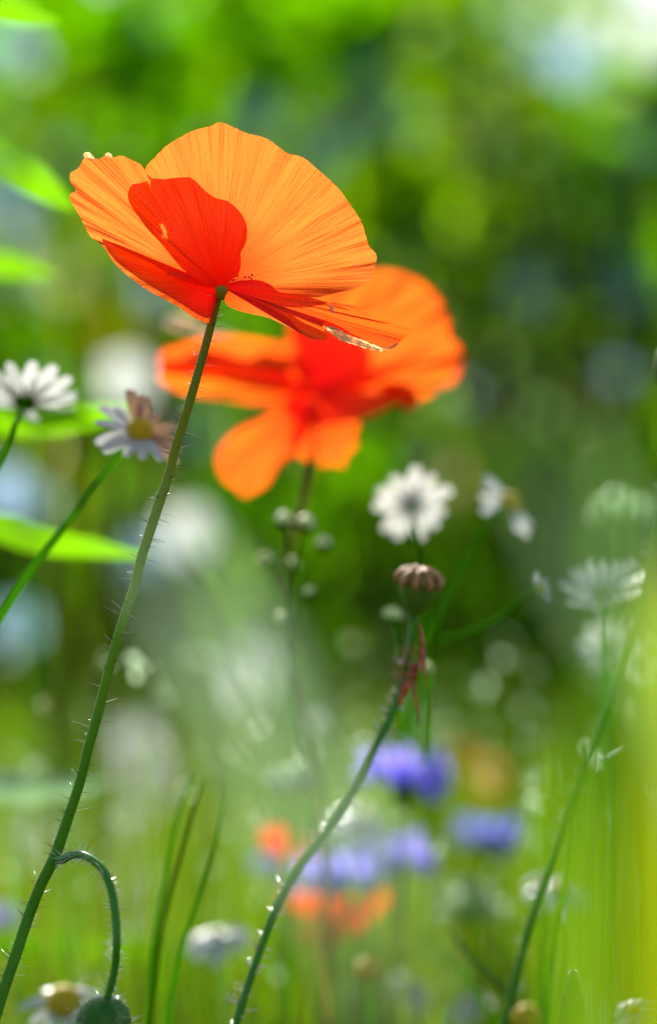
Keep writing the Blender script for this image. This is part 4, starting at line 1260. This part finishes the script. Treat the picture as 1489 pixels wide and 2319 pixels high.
for (px, py, D, r, lab, mat, n) in [
    (915, 1762, .89, 118, 'bright violet blue cornflower beside the seed pod stem', 'blue', 13),
    (898, 1938, .91, 95, 'violet blue cornflower below the creamy daisy', 'blue', 11),
    (768, 1975, .88, 105, 'purple cornflower directly above the red and orange poppy', 'blue', 13),
    (1108, 1895, .98, 92, 'dull greyish blue cornflower right of centre', 'blue_dull', 12),
    (0, 2085, .95, 58, 'violet cornflower cut by the left edge', 'blue', 11),
    (612, 1958, .97, 48, 'small dull blue cornflower at the left of the low flowers', 'blue_dull', 8),
]:
    rc = random.Random(int(px))
    path, rad = stem_path([(px, py + r * .25, D, 5), (px + 5, py + r, D, 5), (px - 5, py + r + 200, D, 5)], 4)
    t = thing('cornflower', lab, 'cornflower', path[-1], 'cornflowers low in the meadow')
    build('stem', tube(path, rad, 7), 'stem', t)
    rm = r * K * D
    c = P(px, py + r * .12, D)
    build('involucre', lathe([(-rm * .45, rm * .08), (-rm * .35, rm * .22), (-rm * .1, rm * .26), (rm * .05, rm * .18)], c, Vector((0, 0, 1)), 14), 'leaf_mid', t)
    for k in range(n):
        a = 2 * math.pi * k / n + rc.uniform(-.15, .15)
        el = rc.uniform(-.05, .55)
        build('floret', floret(c, Vector((math.cos(a), math.sin(a), el)), rm * rc.uniform(.85, 1.05), rc), mat, t)
    for k in range(5):
        build('floret', floret(c, Vector((rc.uniform(-.5, .5), rc.uniform(-.5, .5), 1)), rm * .5, rc), mat, t)

# ------------------------------------------------------------------ pale green umbel
ru = random.Random(4)
for (ux, uy, UD, ur, lab) in [(1062, 2040, .90, 85, 'fluffy pale green umbel low down right of centre'), (655, 1760, .80, 50, 'loose silvery green umbel in the middle left of the pod stem'), (1410, 1150, .95, 55, 'faint silvery umbel near the upper end of the hairy stem')]:
    path, rad = stem_path([(ux, uy + ur * .7, UD, 5), (ux + 4, uy + ur * 1.6, UD, 5), (ux, uy + ur * 1.6 + 200, UD, 6)], 4)
    t = thing('umbel_flower', lab, 'umbel', path[-1], 'umbels in the meadow')
    build('stem', tube(path, rad, 7), 'stem_pale', t)
    sp_, fv, ff, fi = [], [], [], []
    o = path[0]
    rm = ur * K * UD
    for k in range(64):
        d = Vector((ru.uniform(-1, 1), ru.uniform(-1, 1), ru.uniform(.25, 1.2)))
        tip = o + d.normalized() * rm * ru.uniform(.7, 1.35)
        sp_.append(tube([o, o.lerp(tip, .5) + Vector((0, 0, rm * .05)), tip], [.0003, .0002, .0002], 4))
        for q in range(6):
            leaf_geo(tip + ball(ru, rm * .10), .0026, ru, fv, ff, fi, 0)
    build('spokes', join(sp_), 'stem_pale', t, kind='stuff')
    build('florets', (fv, ff, None, fi), 'fluff', t, kind='stuff')

# ------------------------------------------------------------------ upright green bud, lower right
DBu = .64
path, rad = stem_path([(1294, 2330, DBu, 8), (1290, 2420, DBu, 8)], 3)
t = thing('poppy_bud', 'upright pointed green bud at the bottom right', 'flower bud', path[-1])
build('stem', tube(path, rad, 8), 'stem_deep', t)
kb = K * DBu
bb = P(1297, 2345, DBu)
build('bud_head', lathe([(-4 * kb, 8 * kb), (10 * kb, 24 * kb), (40 * kb, 30 * kb), (75 * kb, 27 * kb), (110 * kb, 18 * kb), (135 * kb, 9 * kb), (150 * kb, 2 * kb)], bb, Vector((.03, 0, 1)), 20, lambda h, a: 1 + .05 * math.cos(2 * a)), 'bud', t)
pth = [bb + Vector((.03, 0, 1)).normalized() * h * kb for h in (0, 20, 50, 80, 110, 135, 150)]
build('hair', hairs(pth, [20 * kb, 27 * kb, 30 * kb, 26 * kb, 18 * kb, 9 * kb, 2 * kb], 120, .0009, .00005, rp, zmin=0), 'hair_pale', t, kind='stuff')

# ------------------------------------------------------------------ broad leaved plant reaching in at the left
lp = P(-190, 1160, .80)
path = [Vector((lp.x, lp.y, -.01)), Vector((lp.x + .005, lp.y, .25)), Vector((lp.x - .004, lp.y, .5)), Vector((lp.x + .002, lp.y, .72))]
t = thing('broad_leaved_plant', 'leafy green plant reaching in from the left edge', 'plant', (lp.x, lp.y, 0))
build('stem', tube(path, [.004, .0035, .003, .0015], 8), 'stem_pale', t)
for k, (sp_, mt, tl) in enumerate([
    ([(-185, 1150, .80, 6), (-80, 1180, .78, 30), (20, 1208, .77, 40), (110, 1232, .76, 36), (210, 1245, .76, 26), (330, 1262, .76, 6)], 'leaf_plant', .5),
    ([(-185, 960, .82, 6), (-80, 950, .81, 28), (20, 960, .80, 36), (120, 958, .80, 34), (220, 945, .80, 26), (300, 925, .80, 6)], 'leaf_plant', .5),
    ([(-185, 180, .80, 6), (-110, 270, .78, 34), (-20, 340, .77, 44), (60, 398, .76, 42), (120, 440, .76, 28), (165, 474, .76, 5)], 'leaf_plant', .3),
    ([(-180, 60, .80, 6), (-100, 20, .78, 30), (-20, 14, .77, 36), (60, 36, .77, 26), (132, 52, .77, 4)], 'leaf_plant', .3),
    ([(-185, 620, .84, 6), (-90, 600, .86, 26), (0, 602, .88, 32), (60, 610, .88, 22), (120, 622, .88, 4)], 'leaf_plant', .4),
    ([(-185, 2150, .84, 8), (-60, 2150, .88, 40), (120, 2160, .90, 52), (330, 2170, .92, 50), (520, 2176, .95, 34), (660, 2190, .96, 6)], 'leaf_near', .7),
    ([(-185, 1760, .84, 8), (-60, 1778, .88, 36), (60, 1782, .88, 38), (170, 1780, .88, 26), (250, 1765, .88, 6)], 'leaf_glaucous', -.6),
]):
    build('leaf', strip(sp_, 6, fold=.3, tiltx=tl, wave=.25, seed=k, sec=7), mt, t)

# ------------------------------------------------------------------ single grass stalks
GS = 'slender grass stalks'
for (pts, mat, lab) in [
    ([(446, 1745, .69, 2), (420, 1800, .69, 6), (395, 1880, .69, 8), (375, 1990, .69, 8), (350, 2120, .69, 9), (332, 2330, .69, 9)], 'grass_a', 'green grass stalk, leftmost of three right of the drooping bud'),
    ([(468, 1760, .69, 2), (440, 1830, .69, 6), (415, 1920, .69, 8), (380, 2040, .69, 9), (355, 2180, .69, 9), (340, 2330, .69, 10)], 'grass_b', 'yellowish grass stalk, middle of three right of the drooping bud'),
    ([(518, 1745, .68, 2), (505, 1830, .68, 5), (480, 1940, .68, 7), (445, 2050, .68, 8), (405, 2170, .68, 9), (378, 2330, .68, 10)], 'stem_deep', 'dark grass stalk, rightmost of three right of the drooping bud'),
    ([(1335, 1750, .75, 2), (1310, 1850, .75, 7), (1290, 2000, .75, 9), (1260, 2160, .75, 9), (1240, 2330, .75, 9)], 'grass_a', 'grass stalk leaning close beside the hairy stem at lower right'),
    ([(1010, 2100, .72, 3), (1060, 2160, .72, 6), (1130, 2230, .72, 8), (1200, 2330, .72, 8)], 'grass_d', 'grey green stalk crossing diagonally under the umbel'),
    ([(960, 2110, .74, 3), (1020, 2180, .74, 6), (1080, 2250, .74, 8), (1130, 2330, .74, 8)], 'grass_a', 'green stalk crossing diagonally under the umbel'),
    ([(1420, 1690, .66, 1), (1400, 1705, .66, 7), (1372, 1722, .66, 8), (1350, 1722, .68, 3), (1340, 1900, .7, 4), (1350, 2330, .72, 5)], 'leaf_glaucous', 'thin stalk with a shining bent tip at the right'),
    ([(160, 640, 1.2, 3), (165, 900, 1.2, 7), (170, 1300, 1.2, 8), (160, 1800, 1.2, 8)], 'grass_b', 'tall straight stalk rising far left behind the daisies'),
    ([(100, 700, 1.15, 3), (102, 900, 1.15, 6), (110, 1300, 1.15, 7), (120, 1800, 1.15, 8)], 'grass_d', 'tall grey stalk rising far left, left of the straight one'),
    ([(215, 560, 1.3, 3), (222, 900, 1.3, 7), (215, 1300, 1.3, 8), (220, 1800, 1.3, 8)], 'grass_c', 'tall straw coloured stalk behind the left daisies'),
    ([(60, 980, 1.1, 3), (66, 1200, 1.1, 6), (72, 1500, 1.1, 7), (80, 1900, 1.1, 7)], 'grass_a', 'green stalk rising at the far left under the daisy'),
    ([(250, 1250, 1.0, 3), (246, 1400, 1.0, 5), (240, 1600, 1.0, 6), (236, 1900, 1.0, 7)], 'grass_c', 'straw stalk close behind the middle of the poppy stem'),
    ([(480, 1350, 1.2, 3), (490, 1500, 1.2, 7), (500, 1700, 1.2, 8), (505, 2100, 1.2, 8)], 'grass_c', 'straw stalk behind the pale foreground leaf'),
    ([(1160, 1500, 1.2, 3), (1150, 1700, 1.2, 9), (1140, 1900, 1.2, 10), (1150, 2300, 1.2, 10)], 'grass_b', 'yellow green stalk behind the rusty flower'),
]:
    path, rad = stem_path(pts, 5)
    o = build('grass_stalk', tube(path, [r * .7 for r in rad], 7), 'stem_pale' if mat.startswith('grass_a') or mat == 'stem_deep' else mat)
    o['label'] = lab
    o['category'] = 'grass stalk'
    o['group'] = GS

# ------------------------------------------------------------------ foreground blades close to the lens
GFb = 'blades close to the lens'


def fore(spine, mat, lab, tilt=0.0, fold=.2):
    """Blade from its tip down to where it leaves the picture, then on to the ground."""
    sm = list(spine)
    a, b = P(*sm[-2][:3]), P(*sm[-1][:3])
    out = strip(sm, 6, fold=fold, tiltx=tilt, wave=.15)
    # continue down with a simple strip in world space
    V, F, U, _ = out
    sec = 5
    d = (b - a).normalized()
    p = b.copy()
    hw = sm[-1][3] * K * sm[-1][2]
    last = len(V) - sec
    base_off = [V[last + k] - V[last + 2] for k in range(sec)]
    while p.z > 0.0:
        d = (d * .85 + Vector((0, 0, -1)) * .15).normalized()
        p = p + d * .03
        hw *= .97
        for k in range(sec):
            V.append(p + base_off[k] * (.97 ** (len(V) / 100)))
            U.append((k / 4, 1))
        n0 = len(V) - 2 * sec
        for k in range(sec - 1):
            F.append((n0 + k, n0 + k + 1, n0 + sec + k + 1, n0 + sec + k))
    root = Vector((V[-3].x, V[-3].y, 0))
    o = thing('grass_plant', lab, 'grass blade', root)
    build('blade', (V, F, U, None), mat, o)
    o['label'] = lab
    o['category'] = 'grass blade'
    o['group'] = GFb
    return o


fore([(330, 1150, .215, 2.4), (410, 1290, .21, 24), (490, 1440, .208, 37.2), (580, 1610, .205, 43.2), (670, 1780, .20, 37.2), (750, 1930, .20, 20.4), (840, 2100, .20, 8.4), (930, 2400, .20, 4.8)], 'veil_blade', 'pale grey green blade, very blurred, slanting through the centre', tilt=.2)
fore([(1588, 1250, .25, 6), (1558, 1450, .25, 80), (1528, 1700, .25, 120), (1518, 2000, .25, 140), (1528, 2400, .25, 150)], 'leaf_yellow', 'broad yellow green blade, very blurred, filling the right edge', tilt=.1)
fore([(1420, 980, .26, 5), (1400, 1120, .26, 40), (1400, 1280, .255, 60), (1425, 1450, .25, 60), (1450, 1700, .25, 60), (1470, 2400, .25, 60)], 'leaf_near', 'fresh green blade, very blurred, veiling the upper hairy stem', tilt=.3)
fore([(1230, 1000, .20, 4), (1290, 1120, .20, 16), (1360, 1280, .20, 24), (1450, 1420, .20, 20), (1580, 1560, .20, 16), (1800, 2400, .20, 20)], 'leaf_glaucous', 'pale blurred blade veiling the faint daisies at the right edge', tilt=.2)
fore([(1280, 1640, .30, 5), (1300, 1800, .30, 35), (1310, 2000, .30, 45), (1300, 2400, .30, 45)], 'leaf_near', 'deep green blade, very blurred, veiling the lower hairy stem', tilt=.2)
